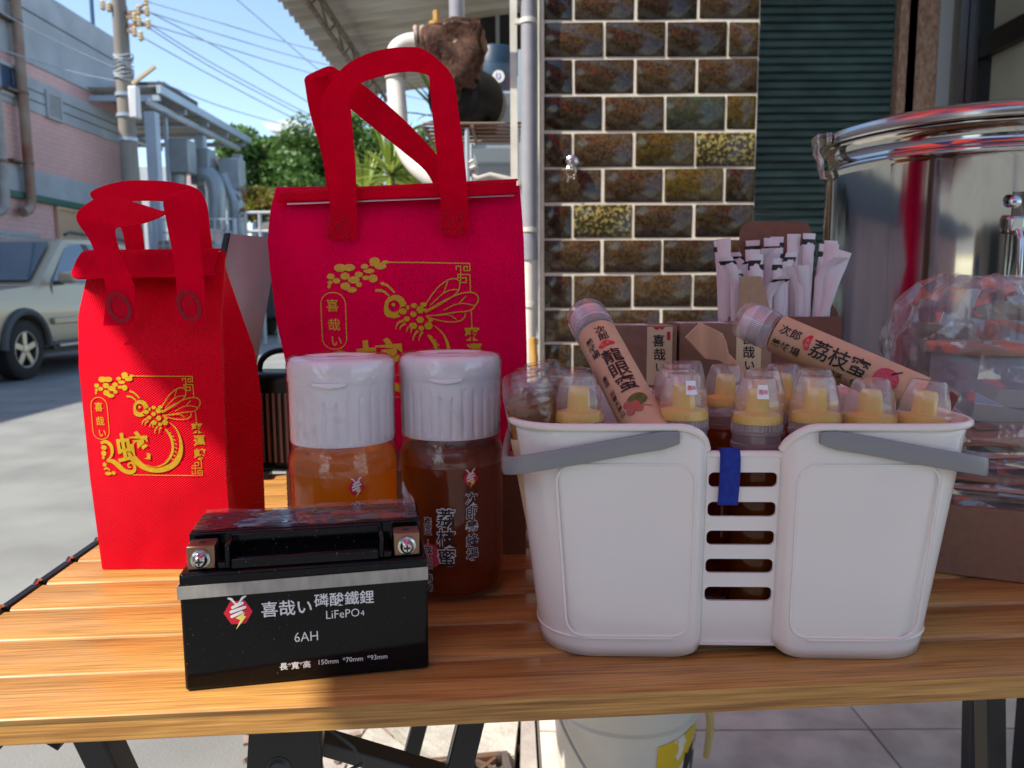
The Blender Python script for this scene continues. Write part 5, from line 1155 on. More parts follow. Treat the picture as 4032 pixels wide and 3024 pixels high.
for v in W_.bm.verts: v.co.z += .00012
for v in G.bm.verts: v.co.z += .0003
for nm, mt, fl_ in (('emblem', 'ink_red', A), ('emblem_stripes', 'ink_white', W_), ('emblem_bolt', 'ink_gold', G)): fl_.to(FP).done(nm, mt, bat, world=False)
f = Flat(); f.text('喜哉い', .0625, .0488, .0105, bold=.012); f.text('磷酸鐵鋰', .0975, .0520, .0093, bold=.010)
f.text('LiFePO', .0962, .0425, .0078, bold=-.002, sx=.92); f.text('4', .1085, .0418, .0052)
f.text('6AH', .0735, .0295, .0090, bold=-.002, sx=.90)
f.text('長*寬*高', .0660, .0108, .0050, bold=.02); f.text('150mm  *70mm  *93mm', .1015, .0115, .0046, sx=.95)
f.to(FP).done('lettering', 'ink_white', bat, world=False)
def crinkle(nu, nv, f, amp, fr, seed):
    b = B()
    def g(u, v):
        p = Vector(f(u, v)); q = Vector((u*fr*.6, v*fr*1.6, seed)); d = noise.noise(q)+.5*abs(noise.noise(q*2.3))+.3*noise.noise(q*5)
        return p+Vector((noise.noise(q+Vector((9, 0, 0)))*.5, noise.noise(q+Vector((0, 9, 0)))*.5, d))*amp
    return b.grid(nu, nv, g)
crinkle(46, 18, lambda u, v: (.004+.142*u, .024+.044*v, .0948), .0022, 7, 2.).done('shrink_film', 'crumpled_film', bat, world=False)
crinkle(26, 12, lambda u, v: (.146-.008*u, .055+.014*v, .0950+.014*u*math.sin(v*3.1)), .0035, 6, 5.).done('film_corner', 'crumpled_film', bat, world=False)

# ================================================================ white basket
BK = thing('basket', 'white plastic basket with grey folding handles, full of honey bottles', 'basket', (.1500, .4845, ZT+.0005), R(-2.0))
W0, W1, D0, D1, HB = .131, .1500, .165, .192, .157       # half widths, depths at bottom / rim; front at y=0
def per(z):
    t = z/HB; hw = W0+(W1-W0)*t; d = D0+(D1-D0)*t; yf = .0035-.0035*t-.0035*t; return hw, yf, yf+d
def pod(sx):
    """one half shell: from the middle of the front round the end to the middle of the back"""
    b = B(); n1, nc, n2, ns = 16, 10, 8, 12; rows = []
    def pt(s, z):
        hw, y0, y1 = per(z); r = .036
        # s in path stations
        k = s
        if k <= 4:                                  # inner round edge beside the slotted panel
            a = k/4; x = .0240+.0085*a; y = y0+.0085*(1-math.sin(a*math.pi/2)); return x, y
        k -= 4
        if k <= n1: return .0325+(hw-r-.0325)*k/n1, y0
        k -= n1
        if k <= nc: a = k/nc*math.pi/2; return hw-r+r*math.sin(a), y0+r-r*math.cos(a)
        k -= nc
        if k <= n2: return hw, y0+r+(y1-y0-2*r)*k/n2
        k -= n2
        if k <= nc: a = k/nc*math.pi/2; return hw-r+r*math.cos(a), y1-r+r*math.sin(a)
        k -= nc
        if k <= n1: return hw-r-(hw-r-.0325)*k/n1, y1
        k -= n1; a = 1-k/4; return .0240+.0085*a, y1-.0085*(1-math.sin(a*math.pi/2))
    tot = 8+2*n1+2*nc+n2; nz = 22
    for s in range(tot+1):
        x0, _ = pt(s, HB*.9)
        q = min(1, max(0, (x0-.0235)/.019)); top = .1365+(HB-.1365)*math.sqrt(max(0, 1-(1-q)**2))
        qb = min(1, max(0, (x0-.0235)/.024)); bot = .0105*(1-math.sqrt(max(0, 1-(1-qb)**2)))
        col = []
        for j in range(nz+1):
            z = bot+(top-bot)*j/nz; x, y = pt(s, z)
            col.append(b.bm.verts.new((sx*x, y, z)))
        rows.append(col)
    for A, C in zip(rows, rows[1:]):
        for j in range(nz): b.bm.faces.new((A[j], A[j+1], C[j+1], C[j]))
    b.done('shell', 'white_plastic', BK, world=False, solid=.0022, angle=60)
    rim = [rows[s][-1] for s in range(tot+1)] if False else None
    pts = []
    for s in range(tot+1):
        x0, _ = pt(s, HB*.9); q = min(1, max(0, (x0-.0235)/.019)); top = .1365+(HB-.1365)*math.sqrt(max(0, 1-(1-q)**2)); x, y = pt(s, top)
        hw, y0, y1 = per(top); ox = .0018*(1 if abs(x) > hw-.03 else 0); pts.append((sx*(x+ox), y-(.0014 if y < y0+.03 else -.0014 if y > y1-.03 else 0), top))
    B().tube(pts, .0026, 10).done('rim', 'white_plastic', BK, world=False)
    B().tube([(sx*(q_[0]+n_.x), q_[1]+n_.y, .0128) for q_, n_ in [(pt(s, .0128), (Vector(pt(s, .0128))-Vector((.07, .085))).normalized()*.0011) for s in range(7, tot-6)]], .0011, 6).done('foot_line', 'white_plastic', BK, world=False)
    # raised line round the pod's inset panel, front
    P = []
    for x, z in rrect(.086, .118, .012, 5, .0755, .0735):
        hw, y0, y1 = per(z); k = (z-.0735)/.059
        x2 = x+(.004*k if x > .0755 else 0); P.append((sx*x2, y0-.0010, z))
    B().tube(P, .0010, 6, closed=True).done('panel_line', 'white_plastic', BK, world=False)
pod(-1); pod(1)
def slotted(yo, back):
    c = bpy.data.curves.new('p', 'CURVE'); c.dimensions = '2D'; c.fill_mode = 'BOTH'; c.extrude = .0011
    def loop(P):
        s = c.splines.new('POLY'); s.points.add(len(P)-1); s.use_cyclic_u = True
        for q, (x, y) in zip(s.points, P): q.co = (x, y, 0, 1)
    loop([(-.0262, .0045), (.0262, .0045), (.0262, .1365), (-.0262, .1365)])
    for z in (.1205, .1005, .0808, .0612, .0415): loop(rrect(.0445, .0100, .0035, 4, 0, z))
    o = bpy.data.objects.new('p', c); COL.objects.link(o); dg = bpy.context.evaluated_depsgraph_get()
    me = bpy.data.meshes.new_from_object(o.evaluated_get(dg), depsgraph=dg); bpy.data.objects.remove(o)
    b = B(); b.bm.from_mesh(me)
    for v in b.bm.verts:
        hw, y0, y1 = per(v.co.y); z = v.co.y; v.co = Vector((v.co.x, (y1-.0085 if back else y0+.0085)+v.co.z, z))
    b.done('slotted_panel', 'white_plastic', BK, world=False, smooth=False, bevel=.0008)
    hw, y0, y1 = per(.1365)
    B().tube([(-.0262, (y1-.0085 if back else y0+.0085), .1375), (.0262, (y1-.0085 if back else y0+.0085), .1375)], .0024, 10).done('rim', 'white_plastic', BK, world=False)
slotted(0, False); slotted(0, True)
B().prism(rrect(.254, .152, .034, 6, 0, .085), .0055, .0075).done('floor', 'white_plastic', BK, world=False)
for sx, dz in ((-1, 0), (1, 0)):
    path = [(.0440, -.0068, .1505), (.070, -.0068, .1465), (.110, -.0072, .1390), (.141, -.0062, .1335), (.1515, .002, .1305), (.1560, .018, .1290), (.1570, .09, .1285), (.1560, .165, .1290), (.1515, .182, .1305), (.141, .196, .1335), (.11, .1985, .139), (.044, .1985, .1505)]
    P = spline(path, 4); b = B(); rows = []
    for i, p in enumerate(P):
        d = (P[min(i+1, len(P)-1)]-P[max(i-1, 0)]); d.z = 0; d.normalize(); nrm = Vector((d.y, -d.x, 0)); r_ = []
        hh = .0062 if 2 < i < len(P)-3 else .0062-.0012*abs(2-min(i, len(P)-1-i))
        for q in range(12):
            a = 2*math.pi*q/12; cx, sz = math.cos(a), math.sin(a); e = lambda v: math.copysign(abs(v)**.55, v)
            r_.append(b.bm.verts.new(((p.x+nrm.x*e(cx)*.0021)*sx, p.y+nrm.y*e(cx)*.0021, p.z+e(sz)*hh)))
        rows.append(r_)
    for A, C in zip(rows, rows[1:]):
        for q in range(12): b.bm.faces.new((A[q], A[(q+1) % 12], C[(q+1) % 12], C[q]))
    b.bm.faces.new(rows[0]); b.bm.faces.new(rows[-1]); b.done('handle', 'grey_handle', BK, world=False)
# blue strap over the notch
vs_ = thing('velcro_strap', 'blue hook-and-loop strap hanging over the notch of the white basket', 'strap', (.1435, .4905, ZT+.14))
def vl(x, y, z): return wm(BK) @ Vector((x, y, z))
st = [(.0035, .030, .128), (-.003, .018, .135), (-.0095, .0085, .1405), (-.0095, .0045, .1402), (-.0090, .0035, .135), (-.0092, .0032, .122), (-.0098, .0040, .104)]
B().ribbon([(vl(x-.0065, y, z), vl(x+.0065, y, z)) for x, y, z in st], 5).done('band', 'blue_velcro', vs_, solid=.0012)

# ---------------------------------------------------------------- bottles standing in the basket
BH = .178
def squeeze(label, noz='yellow_plastic'):
    t = thing('honey_bottle', label, 'bottle', (0, 0, 0), group='squeeze honey bottles in the basket')
    b = B(); b.lathe([(0, 0), (.0155, 0), (.0175, .002), (.0175, .122), (.0168, .128), (.0140, .131), (.0140, .136)], 28); b.done('body', 'honey_bottle', t, world=False)
    b = B(); b.lathe([(.0150, .131), (.0172, .131), (.0172, .134), (.0164, .1345), (.0164, .140), (.0174, .1405), (.0174, .1425), (.0164, .143), (.0164, .1475)], 28); b.done('neck_ring', 'clear_ring', t, world=False)
    b = B(); b.lathe([(.0158, .1475), (.0166, .1478), (.0166, .1510), (.0150, .1535), (.0085, .1550), (.0078, .1560), (.0072, .1680), (.0060, .1705), (0, .1710)], 24); b.done('nozzle', noz, t, world=False)
    b = B(); b.lathe([(.0172, .1480), (.0170, .1545), (.0160, .1560), (.0158, .1620), (.0118, .1762), (.0105, .1780), (0, .1780)], 12); cp = b.done('cap', 'clear_cap', t, world=False, angle=25)
    b = B()
    for k in range(40):
        a = 2*math.pi*k/40; b.box((.0166*math.cos(a), .0166*math.sin(a), .1452), (.0008, .0008, .0042), rz=a)
    b.done('grip_ribs', 'clear_ring', t, world=False, smooth=False)
    return t
def inverted(label):
    t = thing('honey_bottle', label, 'bottle', (0, 0, 0), group='upturned glass honey bottles in the basket')
    b = B(); b.lathe([(.0175, .02), (.0178, .158), (.0180, .165), (.0178, .172), (.0160, .1765), (.0125, .178), (.0105, .1765), (.0085, .1735), (0, .1725)], 32); b.done('glass', 'jar_glass', t, world=False)
    b = B(); b.lathe([(0, .02), (.0168, .02), (.0170, .160), (.0150, .162), (0, .1625)], 28); b.done('honey', 'honey_olive', t, world=False)
    b = B(); b.lathe([(.0178, .07), (.0179, .140)], 32); b.done('paper_label', 'kraft_label', t, world=False)
    b = B(); b.lathe([(0, 0), (.017, 0), (.0172, .022), (.0165, .024)], 24); b.done('cap', 'clear_ring', t, world=False)
    return t
zf = ZT+.0090
sq = [  # x, y, height offset, yaw, label
 (.0452, .5165, 0, .3, 'squeeze bottle beside the upturned glass bottles, left of the leaning longan bottle'),
 (.1165, .5175, .001, 1.1, 'squeeze bottle with red date stamp at the left of the basket notch'),
 (.1665, .5165, -.002, .7, 'squeeze bottle with red date stamp right of the blue strap in the notch'),
 (.2050, .5140, -.001, .2, 'squeeze bottle second from the basket notch in the front right row'),
 (.2420, .5140, -.003, .5, 'squeeze bottle under the lower middle of the leaning lychee bottle'),
 (.2818, .5150, -.003, .9, 'squeeze bottle in the front right corner of the basket'),
 (.1180, .5570, 0, .4, 'squeeze bottle with orange nozzle just right of the leaning longan bottle'),
 (.1290, .6000, 0, .1, 'squeeze bottle with orange nozzle farther back behind the longan bottle'),
 (.1632, .5830, 0, .6, 'squeeze bottle in the back row in front of the second kraft box'),
 (.1800, .5480, 0, .8, 'squeeze bottle in the middle row right of the notch'),
 (.2090, .5900, 0, .2, 'squeeze bottle in the back row under the neck of the lychee bottle'),
 (.2180, .5500, 0, 1.0, 'squeeze bottle in the middle row under the lychee bottle'),
 (.1440, .6280, -.001, 1.0, 'squeeze bottle at the very back of the basket behind the notch'),
 (.2450, .6300, -.002, 1.4, 'squeeze bottle at the back right of the basket, mostly hidden'),
]
p0 = squeeze(sq[0][4]); p1 = squeeze(sq[6][4], 'orange_plastic')
for i, (x, y, dz, yw, lb) in enumerate(sq):
    Mr = Matrix.Rotation(yw, 3, 'Z')
    if i == 5: Mr = Matrix.Rotation(R(7), 3, 'Y') @ Mr; x -= .022
    if i in (0, 6):
        o = p0 if i == 0 else p1; o.matrix_world = Matrix.Translation((x, y, zf+dz)) @ Mr.to_4x4()
    else: o = dup(p1 if i == 7 else p0, (x, y, zf+dz), Mr, lb)
for (px_, o_) in ((1, None),):
    for i, a0 in ((1, -1.45), (2, -1.65)):
        x, y, dz, yw, lb = sq[i]; own = [o for o in bpy.data.objects if o.get('label') == lb][0]; WM[own.name] = Matrix.Translation((x, y, zf+dz)) @ Matrix.Rotation(yw, 4, 'Z')
        f = Flat(); f.poly([(-.0035, -.004), (.0035, -.004), (.0035, .005), (-.0035, .005)])
        Q = lambda u, v, z, a0=a0: (x+(.0142-.74*v*.4+z+.0006)*math.cos(a0+u/.0142), y+(.0142-.74*v*.4+z+.0006)*math.sin(a0+u/.0142), zf+dz+.1695+v)
        f.to(Q, .002).done('date_sticker', 'paper_white', own)
        f = Flat(); f.k = 5
        f.text('喜', -.0012, .0005, .0035); f.text('哉', .0016, .0005, .0030)
        f.to(lambda u, v, z: Q(u, v, z+.0003)).done('stamp', 'ink_red', own)
iv = [(.0105, .5210, 0, 'front left upturned glass honey bottle in the corner of the basket'), (.0100, .5590, .001, 'second upturned glass bottle behind the front left corner one'),
      (.0165, .5975, .001, 'third upturned glass bottle along the left end of the basket'), (.0440, .5560, .001, 'upturned glass bottle behind the left squeeze bottle'), (.0520, .5950, -.008, 'upturned glass bottle behind the leaning longan bottle'), (.024, .634, .001, 'farthest upturned glass bottle in the back left of the basket')]
q0 = inverted(iv[0][3])
for i, (x, y, dz, lb) in enumerate(iv):
    tilt = R(-10) if x < .03 else 0.; Mr = Matrix.Rotation(tilt, 3, 'Y') @ Matrix.Rotation(i, 3, 'Z'); x += .030 if tilt else 0
    if i == 0: q0.matrix_world = Matrix.Translation((x, y, zf+dz)) @ Mr.to_4x4()
    else: dup(q0, (x, y, zf+dz), Mr, lb)

# ---------------------------------------------------------------- two leaning bottles with kraft labels
def leaning(label, top, bot, roll, big, origin, pic):
    top, bot = Vector(top), Vector(bot); ax = (top-bot).normalized(); view = (Vector((0, 0, 1.025))-(top+bot)/2).normalized()
    xdir = (view-ax*view.dot(ax)).normalized()              # local +x faces the viewer
    xdir = Matrix.Rotation(roll, 3, ax) @ xdir
    M3 = Matrix((xdir, ax.cross(xdir), ax)).transposed(); Lh = .172
    t = thing('honey_bottle', label, 'bottle', top-ax*Lh, rot=M3, group='honey bottles leaning on the others')
    r = .0152
    b = B(); b.lathe([(0, 0), (.0125, 0), (.0148, .002), (r, .006), (r, .137), (.0146, .1425), (.0130, .1445), (.0130, .149)], 36); b.done('glass', 'clear_glass', t, world=False)
    b = B(); b.lathe([(0, .002), (.0125, .002), (.0142, .006), (.0144, .135), (.0135, .1405), (0, .141)], 32); b.done('honey', 'honey_bottle', t, world=False)
    b = B(); b.lathe([(.0148, .1425), (.0162, .1430), (.0164, .1460), (.0158, .1470), (.0158, .1490), (.0165, .1495), (.0165, .151)], 36); b.done('neck_ring', 'clear_ring', t, world=False)
    b = B(); b.lathe([(.0150, .149), (.0152, .1610), (.0140, .1640), (.009, .168), (0, .168)], 24); b.done('inner_cap', 'white_cap', t, world=False)
    b = B(); b.lathe([(.0165, .149), (.0165, .1585), (.0160, .1600), (.0162, .1640), (.0148, .1695), (.0120, .172), (0, .172)], 36); cp = b.done('cap', 'clear_cap', t, world=False)
    b = B()
    for k in range(60):
        a = 2*math.pi*k/60; b.box((.0160*math.cos(a), .0160*math.sin(a), .1545), (.0007, .0007, .0080), rz=a)
    b.done('grip_ribs', 'clear_ring', cp, world=False, smooth=False)
    wr = lambda u, v, z, r0=r+.0003: ((r0+z)*math.cos(u/r0), (r0+z)*math.sin(u/r0), v)
    f = Flat(); f.poly(rrect(.060, .115, .004, 4, 0, .0815)); f.to(wr, .004).done('label', 'kraft_label', t, world=False)
    W2 = lambda u, v, z: wr(u, v, z+.00055, r+.0003)
    return t, W2
lt, wr1 = leaning('leaning honey bottle with longan picture on its kraft label', (0.0587, 0.625, 1.0073), (0.0911, 0.52, 0.9311), 0., '龍眼蜜', 0, 'longan')
# reading direction: text runs down the axis, characters upright across it
def bottle_text(t, wr, big, region, seal, pic, upright):
    """upright: characters stand across the axis (column reading down); else they lie along it (row reading away from the cap)"""
    f = Flat()
    if upright:
        for i, c in enumerate('次郎'): f.text(c, .0040, .1285-.0082*i, .0085, bold=.012, rot=R(-4))
        for i, c in enumerate('養蜂場'): f.text(c, -.0075, .1220-.0072*i, .0075, bold=.012)
        for i, c in enumerate(big): f.text(c, .0030, .0985-.0150*i, .0155, bold=.010)
        for i, c in enumerate(region): f.text(c, -.0100, .0830-.0052*i, .0050, bold=.01)
    else:
        rt = R(-90)
        for i, c in enumerate('次郎'): f.text(c, .0050, .1310-.0088*i, .0088, bold=.012, rot=rt)
        for i, c in enumerate('養蜂場'): f.text(c, -.0075, .1335-.0080*i, .0080, bold=.012, rot=rt)
        for i, c in enumerate(big): f.text(c, .0015, .1005-.0150*i, .0155, bold=.010, rot=rt)
        for i, c in enumerate(region): f.text(c, -.0110, .0860-.0056*i, .0054, bold=.01, rot=rt)
    f.to(wr, .0025).done('lettering', 'ink_black', t, world=False)
    f = Flat(); f.k = 3
    f.stroke([(-.0025, .1100), (.003, .1125), (.0095, .1110)], [.003, .0058, .002], sm=4); f.to(wr, .0025).done('red_seal', 'ink_red', t, world=False)
    f = Flat(); f.k = 11; f.text('天', .0045, .1123, .0034, rot=0 if upright else R(-90)); f.text('然', .0005, .1117, .0034, rot=0 if upright else R(-90)); f.to(lambda u, v, z: wr(u, v, z+.0002), .0025).done('seal_lettering', 'kraft_label', t, world=False)
    if pic == 'longan':
        f = Flat(); f.k = 2; f.ell(.0035, .0505, .0085, .0055, .3); f.to(wr, .0025).done('longan_leaf', 'ink_green', t, world=False)
        f = Flat(); f.k = 7
        for c in ((-.004, .0495, .0030), (.001, .0470, .0032), (-.0035, .0435, .0034), (.0025, .0425, .0028)): f.ell(c[0], c[1], c[2], n=14)
        f.stroke([(.003, .045), (.0085, .0435), (.012, .0425)], .0008); f.to(wr, .0025).done('longan_fruit', 'ink_rust', t, world=False)
    else:
        f = Flat(); f.k = 4; f.poly([(.001+(.0088+.0004*(i % 2))*math.cos(a), .0500+(.0088+.0004*(i % 2))*math.sin(a)) for i, a in enumerate([2*math.pi*k/40 for k in range(40)])]); f.to(wr, .0025).done('lychee_picture', 'lychee', t, world=False)
        f = Flat(); f.k = 9; f.stroke([(.006, .0480), (.0115, .0420)], [.0016, .0010]); f.to(wr, .0025).done('lychee_stalk', 'ink_black', t, world=False)
bottle_text(lt, wr1, '龍眼蜜', '產區:田寮大崗山', 0, 'longan', True)
lt2, wr2 = leaning('leaning honey bottle with lychee picture on its kraft label', (0.1892, 0.64, 1.0013), (0.298, 0.57, 0.9469), 0., '荔枝蜜', 0, 'lychee')
bottle_text(lt2, wr2, '荔枝蜜', '產區:旗山得勝寮', 0, 'lychee', False)

# ================================================================ kraft boxes behind the basket
def kbox(label, x0, x1, y0, y1, zt, labx, txt, full=True):
    t = thing('kraft_box', label, 'box', ((x0+x1)/2, (y0+y1)/2, ZT), group='kraft gift boxes behind the basket')
    B().box(((x0+x1)/2, (y0+y1)/2, (ZT+.0004+zt)/2), (x1-x0, y1-y0, zt-ZT-.0004)).done('body', 'kraft', t, bevel=.0008)
    f = Flat(); f.poly([(labx-.0118, zt+.004), (labx+.0118, zt+.004), (labx+.0118, zt-.055), (labx-.0118, zt-.055)])
    def FB(u, v, z):
        return (u, y0-.0004-z, v) if v <= zt else (u, y0+(v-zt), zt+.0005+z)
    f.to(lambda u, v, z: FB(u, v, 0), 0, 0).done('paper_band', 'label_tan', t, smooth=False) if False else None
    f = Flat(); f.poly([(labx-.0118, zt-.0006), (labx+.0118, zt-.0006), (labx+.0118, zt-.055), (labx-.0118, zt-.055)]); f.to(lambda u, v, z: (u, y0-.0003, v)).done('paper_band', 'label_tan', t)
    f = Flat(); f.poly([(labx-.0118, 0), (labx+.0118, 0), (labx+.0118, .012), (labx-.0118, .012)]); f.to(lambda u, v, z: (u, y0+v, zt+.0004)).done('paper_band', 'label_tan', t)
    f = Flat(); f.k = 4; f.text('喜', labx-.001, zt-.0135, .0118, bold=.015); f.text('哉', labx, zt-.0265, .0120, bold=.015); f.text('い', labx+.001, zt-.0385, .0108, bold=.015)
    f.to(lambda u, v, z: (u, y0-.0005-z, v)).done('lettering', 'ink_black', t)
    f = Flat(); f.k = 4; f.poly(rrect(.0034, .0085, .0015, 3, labx+.0082, zt-.0092)); f.poly([(labx-.007, zt-.0008), (labx+.005, zt-.0008), (labx+.002, zt-.0035), (labx, zt-.0020), (labx-.003, zt-.0038)])
    f.to(lambda u, v, z: (u, y0-.0005-z, v)).done('red_seal', 'ink_red', t)
    f = Flat(); xs = x0+.002; f.poly([(xs, .004), (xs+.045, .004), (xs+.045, .036), (xs, .036)]); f.to(lambda u, v, z: (u+v*.0, y0+v, zt+.0006)).done('sticker', 'paper_white', t)
    f = Flat(); f.k = 2
    for k in range(7): f.stroke([(xs+.004, .008+.0038*k), (xs+.040-.006*(k % 3), .008+.0038*k)], .0013)
    f.to(lambda u, v, z: (u, y0+v, zt+.0008+z)).done('sticker_print', 'ink_grey', t)
    return t
za = (0.0908, 0.715, 0.9906)[2]; zb_ = (0.1864, 0.72, 0.9919)[2]
kbox('left kraft gift box with paper band, behind the leaning longan bottle', 0.0814, 0.1536, .715, .775, za, 0.1376, '')
kbox('right kraft gift box behind the wooden spatula', 0.1571, 0.2305, .72, .785, zb_, 0.2222, '')
# flat wooden spatula leaning on the right box
sp = thing('spatula', 'flat wooden spatula leaning in front of the right kraft box', 'spatula', (0.224, 0.69, 0.9278))
pts = [(2696,1328),(2756,1270),(2850,1315),(2872,1395),(2925,1450),(3010,1510),(3080,1600),(3050,1640),(2960,1545),(2890,1485),(2832,1420),(2770,1412)]
P3 = [(0.1564, 0.695, 0.9813), (0.1698, 0.695, 0.9945), (0.18, 0.695, 0.9898), (0.1902, 0.695, 0.9847), (0.1942, 0.695, 0.976), (0.1963, 0.695, 0.9663), (0.2098, 0.695, 0.9528), (0.2299, 0.695, 0.9387), (0.2469, 0.695, 0.9176), (0.2402, 0.695, 0.9082), (0.2186, 0.695, 0.9306), (0.202, 0.695, 0.9447), (0.1924, 0.695, 0.9571), (0.1877, 0.695, 0.9599), (0.1743, 0.695, 0.9618), (0.1655, 0.695, 0.9716)]
b = B(); b.prism([(p[0], p[2]) for p in P3], .6935, .6965, lambda x, y, h: (x, h, y)); b.done('blade', 'wood_light', sp, bevel=.0006)
bc = thing('binder_clip', 'silver binder clip peeking out between the spatula and the lychee bottle', 'clip', (0.2372, 0.7, 0.9428))
b = B(); c0 = Vector((0.239, 0.705, 0.9398))
b.tube([c0+Vector((-.004, 0, .010)), c0+Vector((-.001, 0, 0)), c0+Vector((.003, 0, .009))], .0006, 6); b.tube([c0+Vector((.006, 0, .014)), c0+Vector((.006, 0, -.004))], .0006, 6); b.done('wire_arm', 'steel', bc)
b = B(); b.tube([c0+Vector((-.008, .001, -.006)), c0+Vector((-.006, .001, -.002)), c0+Vector((.006, .001, -.0015)), c0+Vector((.008, .001, -.004))], .0014, 8); b.done('spring', 'steel', bc)

# ================================================================ straw box with paper-wrapped straws
sx0, sx1 = 0.2346, 0.3433; zfr = 0.9958
sbx = thing('straw_box', 'open brown cardboard box full of paper-wrapped straws beside the steel pot', 'box', ((sx0+sx1)/2, .84, ZT))
Y0, Y1 = .80, .878
B().box(((sx0+sx1)/2, Y0, (ZT+zfr)/2), (sx1-sx0, .0018, zfr-ZT-.001)).done('front_wall', 'kraft_dark', sbx)
zl = 1.0371
b = B(); b.prism([(sx0, ZT+.001), (sx0+.0385, ZT+.001), (sx0+.034, zfr), (sx0+.0225, zl-.001), (sx0+.021, zl), (sx0, zl)], Y0-.0032, Y0-.0014, lambda x, y, h: (x, h, y)); b.done('left_tab', 'kraft_light', sbx)
zb2 = 1.0992; xb0, xb1 = 0.2571, 0.3366
b = B(); b.prism([(xb0-.002, ZT+.001), (xb1+.035, ZT+.001), (xb1+.035, zfr), (xb1+.002, zfr+.05), (xb1+.001, zb2-.012), (xb1-.003, zb2-.003), (xb1-.012, zb2), (xb0+.012, zb2), (xb0+.004, zb2-.003), (xb0, zb2-.012)], Y1, Y1+.002, lambda x, y, h: (x, h, y)); b.done('back_wall', 'kraft_dark', sbx)
for x in (sx0+.001, sx1-.001): B().box((x, (Y0+Y1)/2, (ZT+zfr)/2), (.0018, Y1-Y0-.004, zfr-ZT-.002)).done('side_wall', 'kraft_dark', sbx)
def straw(bent, seed):
    rr = random.Random(seed); b = B(); L = .285; rows = []; n = 16
    for i in range(n+1):
        t = i/n; z = L*t; fl = smooth01((t-.90)/.06); w = .0052+.0024*fl; d = .0052*(1-fl)+.0004
        off = Vector((0, 0, 0))
        if t > .90: off = Vector((bent*(t-.90)*.12, -abs(bent)*(t-.9)*.08, -abs(bent)*(t-.9)*.10))
        row = []
        for k in range(10):
            a = 2*math.pi*k/10; cr = 1+.10*noise.noise(Vector((k*.7, z*70, seed)))
            row.append(b.bm.verts.new(Vector((w*math.cos(a)*cr, d*math.sin(a)*cr, z))+off))
        rows.append(row)
    for A, C in zip(rows, rows[1:]):
        for k in range(10): b.bm.faces.new((A[k], A[(k+1) % 10], C[(k+1) % 10], C[k]))
    b.bm.faces.new(rows[0]); b.bm.faces.new(rows[-1])
    me = b.mesh('wrapper', 35); me.materials.append(MATS['paper_straw'])
    b2 = B()                                       # black printed band near the torn end, hugging the wrapper
    def ringpt(t, k, e):
        w = .0076+e; d = .0004+e; off = Vector((bent*max(0, t-.90)*.12, -abs(bent)*max(0, t-.9)*.08, -abs(bent)*max(0, t-.9)*.10)); a = 2*math.pi*k/10
        return Vector((w*math.cos(a), d*math.sin(a), L*t))+off
    R_ = [[b2.bm.verts.new(ringpt(t, k, .0009)) for k in range(10)] for t in (.958, .978)]
    for k in range(10): b2.bm.faces.new((R_[0][k], R_[0][(k+1) % 10], R_[1][(k+1) % 10], R_[1][k]))
    me2 = b2.mesh('band'); me2.materials.append(MATS['ink_black'])
    return me, me2
ORD = ['first', 'second', 'third', 'fourth', 'fifth', 'sixth', 'seventh', 'eighth', 'ninth', 'tenth', 'eleventh', 'twelfth', 'thirteenth']
kinds = [straw(0, 1), straw(.6, 2), straw(-.8, 3), straw(1.4, 4)]
rr = random.Random(11); nS = 36
for i in range(nS):
    last = i >= nS-2
    me, me2 = kinds[rr.choice((0, 0, 1, 2, 3)) if i != 11 else 0]
    fx = (i % 12)/11 if i < 24 else (i-24)/11.; row = i//12
    x = sx0+.012+(sx1-sx0-.026)*fx+rr.uniform(-.002, .002); y = Y0+.014+.026*row+rr.uniform(-.004, .004)
    z = ZT+.004+rr.uniform(-.018, .002)+(.012 if row else 0)
    lb = 'wrapped straw, %s from the left in the %s row of the brown straw box' % (ORD[i % 12], ('front', 'middle', 'back')[row])
    t = thing('wrapped_straw', lb, 'straw', (x, y, z), group='wrapped straws in the cardboard box')
    if i == 11: x = sx1-.080; y = Y0+.010; rot = Matrix.Rotation(R(17), 3, 'Y'); z = ZT+.010; t['label'] = 'paper-wrapped straw leaning far right out of the brown box'; del t['group']
    else: rot = Matrix.Rotation(R(-3+6*fx)+rr.uniform(-.02, .02), 3, 'Y') @ Matrix.Rotation(rr.uniform(-.02, .02), 3, 'X') @ Matrix.Rotation(rr.uniform(-.5, .5), 3, 'Z')
    t.matrix_world = Matrix.Translation((x, y, z)) @ rot.to_4x4()
    for mm in (me, me2):
        if mm is me2 and rr.random() < .4: continue
        o = bpy.data.objects.new(mm.name, mm); COL.objects.link(o); o.parent = t

